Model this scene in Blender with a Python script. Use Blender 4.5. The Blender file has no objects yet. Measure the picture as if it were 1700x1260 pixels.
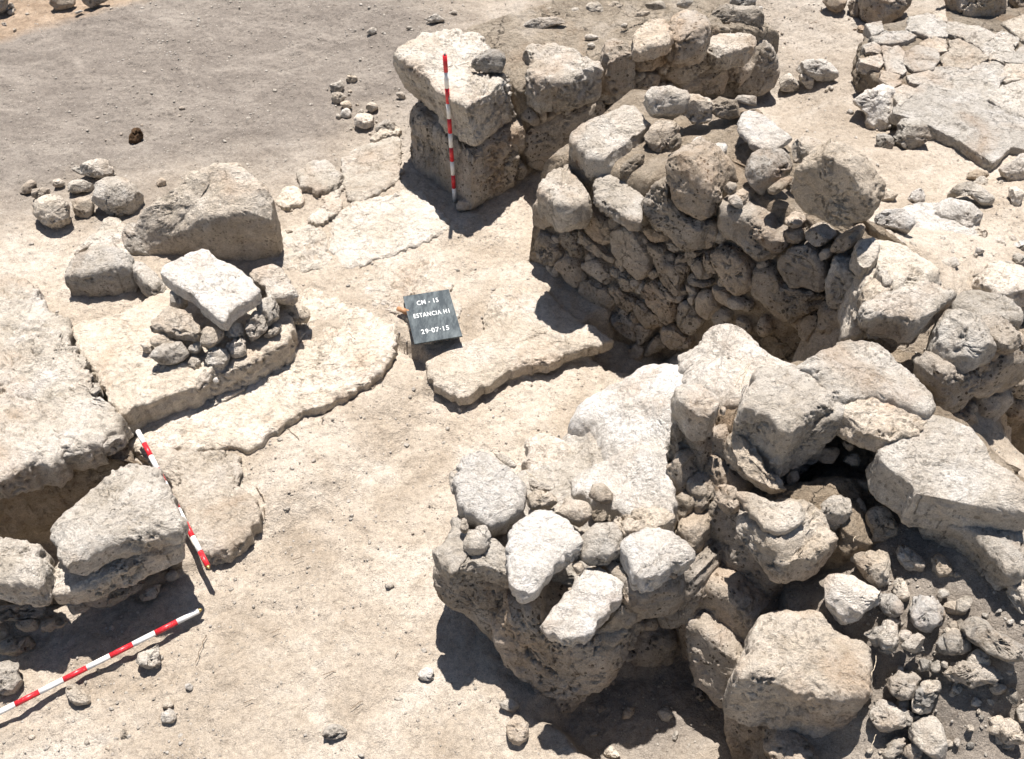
import bpy, math, random
import numpy as np
from math import radians, sin, cos

# ------------------------------------------------------------------ camera, sky, sun
SC = bpy.context.scene
FPX, TH, CH = 1700.0, radians(49.0), 4.04
CX, CY = 850.0, 630.0
cam_d = bpy.data.cameras.new('camera'); cam = bpy.data.objects.new('camera', cam_d)
SC.collection.objects.link(cam); SC.camera = cam
cam.location = (0, 0, CH); cam.rotation_euler = (radians(90) - TH, 0, 0)
cam_d.sensor_width = 36; cam_d.lens = 36; cam_d.clip_start = .05; cam_d.clip_end = 500
SUN_EL, SUN_AZ = radians(70.5), radians(0.5)          # azimuth from +Y towards +X
w = bpy.data.worlds.new('World'); SC.world = w; w.use_nodes = True
nt = w.node_tree
sky = nt.nodes.new('ShaderNodeTexSky'); sky.sky_type = 'NISHITA'; sky.sun_disc = False
sky.sun_elevation = SUN_EL; sky.sun_rotation = SUN_AZ; sky.altitude = 400
nt.links.new(sky.outputs[0], nt.nodes['Background'].inputs[0])
nt.nodes['Background'].inputs[1].default_value = .05
sd = bpy.data.lights.new('sun', 'SUN'); sun = bpy.data.objects.new('sun', sd); SC.collection.objects.link(sun)
sd.energy = 5.0; sd.angle = radians(.55); sd.color = (1, .945, .895)
sun.rotation_euler = (-(radians(90) - SUN_EL), 0, -SUN_AZ)
sun.location = (0, 3, 8)
SC.view_settings.view_transform = 'Standard'; SC.view_settings.look = 'None'
SC.view_settings.exposure = .88; SC.view_settings.gamma = 1

# ------------------------------------------------------------------ numpy helpers
def hsh(ix, iy, iz, seed):
    h = (ix.astype(np.uint32) * np.uint32(374761393) + iy.astype(np.uint32) * np.uint32(668265263)
         + iz.astype(np.uint32) * np.uint32(2147483647) + np.uint32((seed * 1274126177) & 0xffffffff))
    h = (h ^ (h >> np.uint32(13))) * np.uint32(1274126177)
    h ^= h >> np.uint32(16)
    h = h * np.uint32(2246822519); h ^= h >> np.uint32(13)
    return (h & np.uint32(0xffffff)).astype(np.float32) / np.float32(8388607.5) - np.float32(1)
def vnoise(p, seed=0):
    f = np.floor(p); t = (p - f).astype(np.float32); i = f.astype(np.int64)
    t = t * t * t * (t * (t * 6 - 15) + 10)
    x, y, z = i[:, 0], i[:, 1], i[:, 2]; tx, ty, tz = t[:, 0], t[:, 1], t[:, 2]
    def L(a, b, k): return a + (b - a) * k
    c = [[[hsh(x + a, y + b, z + d, seed) for d in (0, 1)] for b in (0, 1)] for a in (0, 1)]
    return L(L(L(c[0][0][0], c[1][0][0], tx), L(c[0][1][0], c[1][1][0], tx), ty),
             L(L(c[0][0][1], c[1][0][1], tx), L(c[0][1][1], c[1][1][1], tx), ty), tz)
def fbm(p, oc=4, seed=0, gain=.5):
    r = 0; a = 1.0
    for k in range(oc):
        r = r + a * vnoise(p * (2.03 ** k) + 17.3 * k, seed + k); a *= gain
    return r
def ray(x, y):
    u = (x - CX) / FPX; v = (y - CY) / FPX
    return np.array([u, cos(TH) - v * sin(TH), -(sin(TH) + v * cos(TH))])
CAM = np.array([0, 0, CH])
def P(x, y, z):                                   # photo pixel -> point at height z
    d = ray(x, y); return CAM + d * ((z - CH) / d[2])
def PP(x, y, plane):                              # photo pixel -> point on a plane
    o, n = plane; d = ray(x, y); return CAM + d * (np.dot(o - CAM, n) / np.dot(d, n))

TILE = dict(A=(0, 0, 2.832), B=(550, 0, 2.832), C=(1100, 0, 2.832), D=(0, 400, 2.832), E=(550, 400, 2.832),
            F=(1100, 400, 2.832), G=(0, 815, 2.832), H=(550, 815, 2.832), I=(1100, 815, 2.832),
            J=(870, 130, 4.048), K=(870, 330, 4.048), L=(1180, 300, 4.048), M=(1100, 600, 4.048),
            N=(700, 700, 4.048), Q=(1030, 498, 1.6537), R=(697, 564, 1.810), O=(0, 0, 1.0))
def px(s):
    ox, oy, k = TILE[s[0]]; out = []
    for q in s[1:].split():
        v = [float(a) for a in q.split(',')]
        out.append((ox + v[0] / k, oy + v[1] / k, v[2] if len(v) > 2 else None))
    return out

# ------------------------------------------------------------------ materials
MATS = {}
def lin(c): return tuple((a / 255 / 12.92 if a / 255 <= .04045 else ((a / 255 + .055) / 1.055) ** 2.4) for a in c)
def rock_mat(name, ca, cb, cc, pores=.6, rough=.93, bump=1.0, grain=1.0, cracks=.8):
    m = bpy.data.materials.new(name); m.use_nodes = True; t = m.node_tree; N = t.nodes; K = t.links
    b = N['Principled BSDF']; b.inputs['Roughness'].default_value = rough
    b.inputs['Specular IOR Level'].default_value = .18
    g = N.new('ShaderNodeNewGeometry'); oi = N.new('ShaderNodeObjectInfo')
    def noise(sc, det=6, ro=.6, dist=0):
        n = N.new('ShaderNodeTexNoise'); n.inputs['Scale'].default_value = sc; n.inputs['Detail'].default_value = det
        n.inputs['Roughness'].default_value = ro; n.inputs['Distortion'].default_value = dist
        K.new(g.outputs['Position'], n.inputs['Vector']); return n
    def ramp(src, stops):
        r = N.new('ShaderNodeValToRGB'); r.color_ramp.elements[0].position = stops[0][0]; r.color_ramp.elements[0].color = (*stops[0][1], 1)
        r.color_ramp.elements[1].position = stops[-1][0]; r.color_ramp.elements[1].color = (*stops[-1][1], 1)
        for p_, c_ in stops[1:-1]:
            e = r.color_ramp.elements.new(p_); e.color = (*c_, 1)
        K.new(src, r.inputs[0]); return r
    def mix(a, bb, fac, mode='MIX'):
        x = N.new('ShaderNodeMix'); x.data_type = 'RGBA'; x.blend_type = mode
        if isinstance(fac, float): x.inputs[0].default_value = fac
        else: K.new(fac, x.inputs[0])
        for s, v in ((6, a), (7, bb)):
            if isinstance(v, tuple): x.inputs[s].default_value = (*v, 1)
            else: K.new(v, x.inputs[s])
        return x.outputs[2]
    def maths(op, a, bb=None, cl=False):
        x = N.new('ShaderNodeMath'); x.operation = op; x.use_clamp = cl
        for s, v in ((0, a), (1, bb)):
            if v is None: continue
            if isinstance(v, (int, float)): x.inputs[s].default_value = v
            else: K.new(v, x.inputs[s])
        return x.outputs[0]
    n1 = noise(5, 8, .65, .4); n2 = noise(38, 8, .7); n3 = noise(160, 4, .7)
    base = ramp(n1.outputs[0], [(.32, cb), (.5, ca), (.68, cc)])
    spk = ramp(n2.outputs[0], [(.3, (.60, .56, .52)), (.47, (.97, .97, .97)), (.7, (1.2, 1.19, 1.18))])
    col = mix(base.outputs[0], spk.outputs[0], .85, 'MULTIPLY')
    spk3 = ramp(n3.outputs[0], [(.3, (.66, .63, .60)), (.6, (1.1, 1.1, 1.1))])
    col = mix(col, spk3.outputs[0], .8 * grain, 'MULTIPLY')
    # pores with a dark mouth: open holes of the stone
    v = N.new('ShaderNodeTexVoronoi'); v.inputs['Scale'].default_value = 42; v.inputs['Randomness'].default_value = 1
    wv = N.new('ShaderNodeVectorMath'); wv.operation = 'ADD'
    nd = noise(30, 2, .5); sc_ = N.new('ShaderNodeVectorMath'); sc_.operation = 'SCALE'; sc_.inputs['Scale'].default_value = .02
    K.new(nd.outputs['Color'], sc_.inputs[0]); K.new(g.outputs['Position'], wv.inputs[0]); K.new(sc_.outputs[0], wv.inputs[1])
    K.new(wv.outputs[0], v.inputs['Vector'])
    msk = ramp(noise(7, 3, .6).outputs[0], [(.40, (0, 0, 0)), (.58, (1, 1, 1))])
    rad = maths('MULTIPLY', v.outputs['Color'], .50)
    hole = maths('LESS_THAN', v.outputs['Distance'], maths('MULTIPLY', rad, msk.outputs[0]))
    holef = maths('MULTIPLY', hole, pores, True)
    col = mix(col, tuple(.42 * a for a in cb), holef)
    # hairline cracks filled with earth
    vc = N.new('ShaderNodeTexVoronoi'); vc.feature = 'DISTANCE_TO_EDGE'; vc.inputs['Scale'].default_value = 7
    wc = N.new('ShaderNodeVectorMath'); wc.operation = 'ADD'; sc2 = N.new('ShaderNodeVectorMath'); sc2.operation = 'SCALE'; sc2.inputs['Scale'].default_value = .16
    K.new(noise(9, 6, .7).outputs['Color'], sc2.inputs[0]); K.new(g.outputs['Position'], wc.inputs[0]); K.new(sc2.outputs[0], wc.inputs[1]); K.new(wc.outputs[0], vc.inputs['Vector'])
    cm = ramp(noise(3.1, 3, .6).outputs[0], [(.5, (0, 0, 0)), (.6, (1, 1, 1))])
    crk = maths('MULTIPLY', ramp(vc.outputs['Distance'], [(.0, (1, 1, 1)), (.018, (0, 0, 0))]).outputs[0], cm.outputs[0])
    col = mix(col, tuple(.5 * a for a in cb), maths('MULTIPLY', crk, cracks))
    # warm earth staining, own patches
    st = ramp(noise(2.3, 5, .6, .8).outputs[0], [(.52, (0, 0, 0)), (.70, (1, 1, 1))])
    col = mix(col, mix(col, lin((176, 140, 104)), .5), maths('MULTIPLY', st.outputs[0], .7))
    # own tone of every stone
    rr = maths('ADD', maths('MULTIPLY', oi.outputs['Random'], .26), .87)
    cmb = N.new('ShaderNodeCombineColor')
    for k in range(3): K.new(rr, cmb.inputs[k])
    col = mix(col, cmb.outputs[0], 1.0, 'MULTIPLY')
    wn = N.new('ShaderNodeTexWhiteNoise'); wn.noise_dimensions = '1D'; K.new(oi.outputs['Random'], wn.inputs['W'])
    tint = ramp(wn.outputs['Value'], [(0, (1.04, .985, .92)), (.5, (1, 1, 1)), (1, (.95, .96, .975))])
    col = mix(col, tint.outputs[0], 1.0, 'MULTIPLY')
    K.new(col, b.inputs['Base Color'])
    hsum = maths('ADD', maths('MULTIPLY', n2.outputs[0], .9), maths('MULTIPLY', n3.outputs[0], .22))
    mus = noise(14, 10, .72, .6)
    hsum = maths('ADD', hsum, maths('MULTIPLY', mus.outputs[0], 1.6))
    hsum = maths('SUBTRACT', hsum, maths('MULTIPLY', hole, .35 * pores)); hsum = maths('SUBTRACT', hsum, maths('MULTIPLY', crk, .6 * cracks))
    bp = N.new('ShaderNodeBump'); bp.inputs['Strength'].default_value = .95 * bump; bp.inputs['Distance'].default_value = .03
    K.new(hsum, bp.inputs['Height']); K.new(bp.outputs[0], b.inputs['Normal'])
    MATS[name] = m; return m
rock_mat('limestone', (.62, .565, .485), (.50, .445, .365), (.72, .68, .61), .6, cracks=.5)
rock_mat('pale_limestone', (.68, .62, .53), (.58, .52, .43), (.75, .70, .63), .25, cracks=.3)
rock_mat('worn_flag', (.58, .54, .475), (.48, .44, .38), (.67, .635, .58), .4, cracks=.4)
rock_mat('white_limestone', (.74, .70, .635), (.62, .57, .50), (.81, .785, .74), .3, cracks=.35)
rock_mat('tufa', (.52, .455, .375), (.40, .34, .265), (.61, .555, .48), 1.0)
rock_mat('grey_stone', (.46, .43, .38), (.34, .31, .265), (.56, .53, .48), .7)
rock_mat('mud_mortar', (.48, .41, .32), (.36, .30, .23), (.58, .51, .42), .2, bump=1.3, grain=1.0)
rock_mat('packed_earth', (.62, .56, .47), (.53, .465, .38), (.69, .64, .56), .1, bump=.8, cracks=.1)
rock_mat('black_clod', (.03, .022, .017), (.025, .02, .016), (.10, .07, .05), .3)  # near-black, gives the darkness of a hole

def plain(name, c, rough=.5, noise_amt=.0, nscale=60, metal=0):
    m = bpy.data.materials.new(name); m.use_nodes = True; t = m.node_tree; b = t.nodes['Principled BSDF']
    b.inputs['Roughness'].default_value = rough; b.inputs['Metallic'].default_value = metal
    n = t.nodes.new('ShaderNodeTexNoise'); n.inputs['Scale'].default_value = nscale; n.inputs['Detail'].default_value = 8
    tc = t.nodes.new('ShaderNodeNewGeometry'); t.links.new(tc.outputs['Position'], n.inputs['Vector'])
    r = t.nodes.new('ShaderNodeValToRGB'); r.color_ramp.elements[0].position = .35; r.color_ramp.elements[1].position = .65
    r.color_ramp.elements[0].color = (*[a * (1 - noise_amt) for a in c], 1); r.color_ramp.elements[1].color = (*[min(1, a * (1 + noise_amt)) for a in c], 1)
    t.links.new(n.outputs[0], r.inputs[0]); t.links.new(r.outputs[0], b.inputs['Base Color'])
    MATS[name] = m; return m
plain('red_paint', (.62, .02, .03), .38, .18, 90); plain('white_paint', (.78, .77, .74), .4, .07, 60)
plain('pole_tip_metal', (.25, .24, .23), .4, .1, metal=.8); plain('brass', (.5, .36, .14), .4, .1, metal=.8)
plain('lettering_white', (.75, .76, .74), .6, .05); plain('handle_wood', (.42, .22, .11), .5, .2, 40)
plain('dry_twig', (.20, .15, .10), .9, .3); plain('pale_root', (.45, .38, .28), .9, .3)
def worn(m, c2):
    t = m.node_tree; N = t.nodes; K = t.links; b = N['Principled BSDF']; src = b.inputs['Base Color'].links[0].from_socket
    g = N.new('ShaderNodeNewGeometry'); n = N.new('ShaderNodeTexNoise'); n.inputs['Scale'].default_value = 130; n.inputs['Detail'].default_value = 8; n.inputs['Roughness'].default_value = .75
    K.new(g.outputs['Position'], n.inputs['Vector']); r = N.new('ShaderNodeValToRGB'); r.color_ramp.elements[0].position = .57; r.color_ramp.elements[1].position = .62
    r.color_ramp.elements[0].color = (0, 0, 0, 1); r.color_ramp.elements[1].color = (.8, .8, .8, 1); K.new(n.outputs[0], r.inputs[0])
    x = N.new('ShaderNodeMix'); x.data_type = 'RGBA'; K.new(r.outputs[0], x.inputs[0]); K.new(src, x.inputs[6]); x.inputs[7].default_value = (*c2, 1); K.new(x.outputs[2], b.inputs['Base Color'])
worn(MATS['red_paint'], (.50, .22, .18)); worn(MATS['white_paint'], (.50, .46, .40))
def slate():
    m = plain('chalk_slate', (.022, .035, .042), .55)
    t = m.node_tree; N = t.nodes; K = t.links
    n = N.new('ShaderNodeTexNoise'); n.inputs['Scale'].default_value = 9; n.inputs['Detail'].default_value = 9; n.inputs['Roughness'].default_value = .7
    mp = N.new('ShaderNodeMapping'); mp.inputs['Scale'].default_value = (3.4, 1, 1); mp.inputs['Rotation'].default_value = (0, 0, .9)
    g = N.new('ShaderNodeNewGeometry'); K.new(g.outputs['Position'], mp.inputs[0]); K.new(mp.outputs[0], n.inputs['Vector'])
    r = N.new('ShaderNodeValToRGB'); r.color_ramp.elements[0].position = .42; r.color_ramp.elements[0].color = (.010, .021, .028, 1)
    r.color_ramp.elements[1].position = .75; r.color_ramp.elements[1].color = (.13, .155, .16, 1)
    K.new(n.outputs[0], r.inputs[0]); K.new(r.outputs[0], N['Principled BSDF'].inputs['Base Color'])
slate()

# ------------------------------------------------------------------ object helpers
def mesh_obj(name, V, Fc, mat, parent=None, smooth=True):
    V = np.asarray(V, dtype=np.float64)
    base = np.array([V[:, 0].mean(), V[:, 1].mean(), V[:, 2].min()])
    me = bpy.data.meshes.new(name); W = (V - base).astype(np.float32)
    if isinstance(Fc, np.ndarray):
        n, k = Fc.shape
        me.vertices.add(len(W)); me.vertices.foreach_set('co', W.ravel())
        me.loops.add(n * k); me.loops.foreach_set('vertex_index', Fc.astype(np.int32).ravel())
        me.polygons.add(n); me.polygons.foreach_set('loop_start', np.arange(0, n * k, k, dtype=np.int32))
        me.update(calc_edges=True)
    else:
        me.from_pydata([tuple(v) for v in W], [], Fc)
    if smooth: me.polygons.foreach_set('use_smooth', np.ones(len(me.polygons), dtype=bool))
    me.materials.append(MATS[mat] if isinstance(mat, str) else mat)
    o = bpy.data.objects.new(name, me); SC.collection.objects.link(o)
    if parent is None: o.location = base
    else:
        o.parent = parent; off = parent.location
        if parent.parent: off = off + parent.parent.location
        o.location = base - np.array(off)
    return o
def tag(o, label, cat, group=None, kind=None):
    if label: o['label'] = label
    if cat: o['category'] = cat
    if group: o['group'] = group
    if kind or cat: o['kind'] = kind or 'thing'
    return o
def empty(name, loc, label, cat, group=None):
    o = bpy.data.objects.new(name, None); SC.collection.objects.link(o); o.location = tuple(loc); o.empty_display_size = .1
    return tag(o, label, cat, group, 'thing' if cat == 'wall' else None)

SEED = [11]; RES = .72
def chaikin(p, n=1):
    for _ in range(n):
        q = np.roll(p, -1, 0); p = np.stack([p * .8 + q * .2, p * .2 + q * .8], 1).reshape(-1, 3)
    return p
def build_rock(poly, E, depth, p=4.5, taper=0., shift=(0, 0, 0), dome=0., amp=1., cuts=3, res=.011, seed=None, rounds=1, fine=1., cutdirs=(), cutr=(.88, .985), grow=1.0, rag=.006):
    """poly: outline in space; the body is carried along E by depth."""
    if seed is None: SEED[0] += 1; seed = SEED[0]
    rnd = np.random.RandomState(seed)
    poly = np.asarray(poly, float); poly = poly.mean(0) + (poly - poly.mean(0)) * grow; poly = chaikin(poly, rounds)
    E = np.asarray(E, float); E = E / np.linalg.norm(E); shift = np.asarray(shift, float)
    nxt = np.roll(poly, -1, 0); seg = np.linalg.norm(nxt - poly, axis=1); per = seg.sum()
    res = res * RES; nphi = int(np.clip(per / res, 20, 420)); cum = np.concatenate([[0], np.cumsum(seg)])
    pc = np.vstack([poly, poly[:1]]); s = np.linspace(0, per, nphi, endpoint=False)
    rim = np.stack([np.interp(s, cum, pc[:, k]) for k in range(3)], 1)
    C0 = rim.mean(0); rd = (rim - C0) / np.maximum(np.linalg.norm(rim - C0, axis=1, keepdims=True), 1e-6)
    rg = rag * min(1., np.linalg.norm(rim - C0, axis=1).mean() / .12)
    rim = rim + rd * (rg * (fbm(rim / .05 + seed, 3, seed + 31, .6) + 1.3 * fbm(rim / .19 + seed, 2, seed + 33)))[:, None]
    C = rim.mean(0); rbar = np.linalg.norm(rim - C, axis=1).mean()
    tau = np.linspace(math.pi / 2, -math.pi / 2, 500)
    rho = np.abs(np.cos(tau)) ** (2 / p); hh = np.sign(np.sin(tau)) * np.abs(np.sin(tau)) ** (2 / p)
    L = np.concatenate([[0], np.cumsum(np.hypot(np.diff(rho) * rbar, np.diff(hh) * depth / 2))])
    m = int(np.clip(L[-1] / res, 14, 260)); tt = np.linspace(0, L[-1], m + 2)[1:-1]
    rho = np.interp(tt, L, rho); hh = np.interp(tt, L, hh)
    f = (1 - hh) / 2
    sc = rho * (1 - taper * f)
    V = C + sc[:, None, None] * (rim - C)[None] + E * (depth * f)[:, None, None] + shift * f[:, None, None]
    V = V - E * (dome * np.clip(1 - sc, 0, 1) ** 1 * (hh > 0))[:, None, None]
    top = C - E * dome; bot = C + E * depth + shift
    size = min(rbar * 2, 1.0); ctr = V.reshape(-1, 3).mean(0)
    G = V.reshape(-1, 3)
    dmin = min(size, depth * 1.6)
    def cut(nv, frac):
        d = (G - ctr) @ nv; lim = d.max() * frac
        over = np.clip(d - lim, 0, None); G[:] = G - nv * (over * .92)[:, None]
    for nv, fr in cutdirs: nv = np.array(nv, float); cut(nv / np.linalg.norm(nv), fr)
    off = rnd.uniform(-50, 50, 3)
    def normals():
        Gg = G.reshape(m, nphi, 3)
        dv = np.roll(Gg, -1, 1) - np.roll(Gg, 1, 1); du = np.gradient(Gg, axis=0)
        nr = np.cross(dv, du); ln = np.linalg.norm(nr, axis=2, keepdims=True); nr = nr / np.maximum(ln, 1e-9)
        if ((Gg - ctr) * nr).sum() < 0: nr = -nr
        return nr.reshape(-1, 3)
    G += normals() * (amp * .05 * dmin * fbm(G / (dmin * .75) + off, 2, seed))[:, None]
    for _ in range(cuts * 5):
        nv = rnd.normal(size=3); nv[2] = nv[2] * .8 + .1; nv /= np.linalg.norm(nv); cut(nv, rnd.uniform(*cutr))
    nr = normals()
    w2 = fbm(G / .05 + off, 5, seed + 7, .58); w15 = fbm(G / (.16 + .1 * size) + off, 3, seed + 2, .6)
    ridge = 1 - 2 * np.abs(w15); ridge2 = np.abs(fbm(G / .035 + off, 3, seed + 21, .6))
    crack = np.clip(1 - np.abs(vnoise(G / (.45 * dmin + .05) + off * 2 + .3 * w2[:, None], seed + 5)) * 16, 0, 1)
    strata = np.abs(vnoise(G * np.array([4, 4, 26.]) + off, seed + 9))
    small_ = min(1.0, dmin / .12)
    fine = fine * rnd.uniform(.75, 1.25) * (.35 + 1.1 * np.clip(.5 + 1.3 * vnoise(G / (.28 * size + .06) + off * 3, seed + 41), 0, 1))
    D = amp * (.018 * dmin * w15 + .008 * dmin * ridge) + fine * small_ * (.0056 * w2 - .016 * crack - .006 * strata - .004 * ridge2)
    G = G + nr * D[:, None]
    rimfade = 1
    n0 = len(G); V = np.vstack([G, top[None] if cuts == 0 and not cutdirs else G[:nphi].mean(0)[None], G[-nphi:].mean(0)[None]])
    i = np.arange(m - 1)[:, None] * nphi; j = np.arange(nphi)[None]; jn = (j + 1) % nphi
    Q = np.stack([i + j, i + nphi + j, i + nphi + jn, i + jn], -1).reshape(-1, 4)
    jj = np.arange(nphi); jn = (jj + 1) % nphi
    T1 = np.stack([np.full(nphi, n0), jj, jn, jn], -1); b0 = (m - 1) * nphi
    T2 = np.stack([np.full(nphi, n0 + 1), b0 + jn, b0 + jj, b0 + jj], -1)
    faces = [tuple(q) for q in Q] + [tuple(a[:3]) for a in T1] + [tuple(a[:3]) for a in T2]
    # orientation: check the sign of the volume
    a, b, c = V[Q[:, 0]] - ctr, V[Q[:, 1]] - ctr, V[Q[:, 2]] - ctr
    flip = (np.cross(a, b) * c).sum() < 0
    if flip: Q = Q[:, ::-1]; T1 = T1[:, [0, 2, 1, 1]]; T2 = T2[:, [0, 2, 1, 1]]
    return V, Q, T1[:, :3], T2[:, :3]
def rock_obj(name, data, mat, parent=None):
    V, Q, T1, T2 = data
    T = np.vstack([T1, T2]); V = np.asarray(V)
    base = np.array([V[:, 0].mean(), V[:, 1].mean(), V[:, 2].min()])
    me = bpy.data.meshes.new(name); n4, n3 = len(Q), len(T)
    me.vertices.add(len(V)); me.vertices.foreach_set('co', (V - base).astype(np.float32).ravel())
    me.loops.add(n4 * 4 + n3 * 3); me.loops.foreach_set('vertex_index', np.concatenate([Q.ravel(), T.ravel()]).astype(np.int32))
    me.polygons.add(n4 + n3)
    me.polygons.foreach_set('loop_start', np.concatenate([np.arange(n4) * 4, n4 * 4 + np.arange(n3) * 3]).astype(np.int32))
    me.polygons.foreach_set('use_smooth', np.ones(n4 + n3, dtype=bool))
    me.update(calc_edges=True); me.materials.append(MATS[mat])
    o = bpy.data.objects.new(name, me); SC.collection.objects.link(o)
    if parent is None: o.location = base
    else: o.parent = parent; o.location = base - np.array(parent.location)
    return o

def cap(s, z, d, name='stone', mat='limestone', parent=None, label=None, cat=None, group=None, **k):
    """flat-topped block: s is the outline of its upper face, at height z (or its own z per corner)"""
    pts = [P(a, b, z if c is None else c) for a, b, c in px(s)]
    k.setdefault('p', 6); k.setdefault('grow', 1.03); k.setdefault('rag', .012)
    return tag(rock_obj(name, build_rock(pts, (0, 0, -1), d, **k), mat, parent), label, cat, group)
def blob(s, zc, th=.8, name='stone', mat='limestone', parent=None, label=None, cat=None, group=None, sink=.5, **k):
    """rounded boulder whose outline is s, its centre at height zc"""
    pp = px(s); mx = sum(a for a, _, _ in pp) / len(pp); my = sum(b for _, b, _ in pp) / len(pp)
    if zc == 'g':                                  # rest it on the ground, a little sunk in
        zc = 0.
        for _ in range(5):
            c = P(mx, my, zc); g_ = float(gheight(c[0], c[1])); r_ = np.mean([math.hypot(a - mx, b - my) for a, b, _ in pp]) * (CH - zc) / math.hypot(*ray(mx, my)[1:]) / 1700 / abs(ray(mx, my)[2]) * 1.15
            zc = g_ + sink * r_
    c = P(mx, my, zc); n = c - CAM; n /= np.linalg.norm(n)
    pts = np.array([PP(a, b, (c, n)) for a, b, _ in pp])
    r = np.linalg.norm(pts - c, axis=1); e1 = pts - c; _, S, _ = np.linalg.svd(e1); dd = 2 * S[1] / math.sqrt(len(pp)) * 1.5 * th
    pts = pts - n * dd / 2
    k.setdefault('cutr', (.76, .95)); k.setdefault('grow', 1.12); k.setdefault('p', 3.6); k.setdefault('cuts', 4); k.setdefault('amp', 1)
    k.setdefault('cutdirs', (((0, 0, 1), .82), ((0, -1, .1), .85)))
    return tag(rock_obj(name, build_rock(pts, n, dd, **k), mat, parent), label, cat, group)
def face(s, plane, d=.14, out=.03, name='stone', mat='tufa', parent=None, label=None, cat=None, group=None, **k):
    """stone set in a wall face: s is its outline, standing out from the plane"""
    o, n = plane; pts = np.array([PP(a, b, (o + n * out * .5, n)) for a, b, _ in px(s)])
    pts = pts + n * out * .5
    k.setdefault('grow', 1.06); k.setdefault('p', 5); k.setdefault('cuts', 2); k.setdefault('cutr', (.84, .98))
    return tag(rock_obj(name, build_rock(pts, -n, d, **k), mat, parent), label, cat, group)

def wplane(pt, ang, batter):
    """vertical wall face through pt, running at ang from +X, leaning back by batter; faces the camera side"""
    a = radians(ang); n = np.array([sin(a), -cos(a), 0.])
    b = radians(batter); n = n * cos(b); n[2] = sin(b); return (np.asarray(pt, float), n)
W1 = wplane(P(870, 300, 0), 28, 3)
W2 = wplane(P(885, 439, 0), -38, 9)
W3 = (P(1115, 655, .85), None)
_d = P(1185, 1150, -.15) - P(1115, 655, .85); _d[2] = 0; _d /= np.linalg.norm(_d)
W3 = (P(1115, 655, .85), np.array([_d[1], -_d[0], 0.05])); W3 = (W3[0], W3[1] / np.linalg.norm(W3[1]))
W6 = wplane(P(1600, 640, .75), 30, 3)

def wall_core(plane, top, z, thick, depth, parent, mat='mud_mortar', inset=.05, **k):
    o, n = plane; nh = np.array([n[0], n[1], 0.]); nh /= np.linalg.norm(nh)
    fr = [PP(a, b, (o - n * inset, n)) for a, b in top]
    for i_, p_ in enumerate(fr):
        if z is not None: p_[2] = z[i_] if isinstance(z, (list, tuple)) else z
    tl = thick if isinstance(thick, list) else [thick] * len(fr)
    bk = [p_ - nh * t_ for p_, t_ in zip(fr[::-1], tl[::-1])]
    k.setdefault('res', .018); k.setdefault('amp', .25)
    return rock_obj('earth_core', build_rock(fr + bk, (0, 0, -1), depth, p=12, cuts=0, rounds=0, shift=nh * depth * n[2] / math.hypot(n[0], n[1]), **k), mat, parent)
def filler(parent, plane, region, avoid, n, size=(.02, .05), mat='tufa', seed=5, name='rubble_chip', out=.01, mats=None):
    """small chinking stones in the gaps of a wall face"""
    rnd = random.Random(seed); reg = [(a, b) for a, b, _ in px(region)]; av = [[(a, b) for a, b, _ in px(q)] for q in avoid]
    def inside(x, y, pg):
        c = False
        for k in range(len(pg)):
            (x1, y1), (x2, y2) = pg[k], pg[k - 1]
            if (y1 > y) != (y2 > y) and x < (x2 - x1) * (y - y1) / (y2 - y1) + x1: c = not c
        return c
    xs = [a for a, _ in reg]; ys = [b for _, b in reg]; k = 0; tries = 0
    while k < n and tries < n * 60:
        tries += 1; x = rnd.uniform(min(xs), max(xs)); y = rnd.uniform(min(ys), max(ys))
        if not inside(x, y, reg) or any(inside(x, y, q) for q in av): continue
        c = PP(x, y, plane); nn = plane[1]; r = rnd.uniform(*size)
        t1 = np.cross(nn, (0, 0, 1)); t1 /= np.linalg.norm(t1); t2 = np.cross(nn, t1); a0 = rnd.uniform(0, 3.1); el = rnd.uniform(.55, .9)
        poly = []
        for q in range(6):
            a = q * math.pi / 3 + rnd.uniform(-.25, .25); rr = r * rnd.uniform(.8, 1.15)
            u, v = rr * cos(a), rr * el * sin(a); poly.append(c + nn * (out + r * .2) + t1 * (u * cos(a0) - v * sin(a0)) + t2 * (u * sin(a0) + v * cos(a0)))
        o = rock_obj(name, build_rock(poly, -nn, r * 1.6, p=2.6, cuts=4, res=.008, fine=.5), rnd.choice(mats) if mats else mat, parent); k += 1

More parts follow.
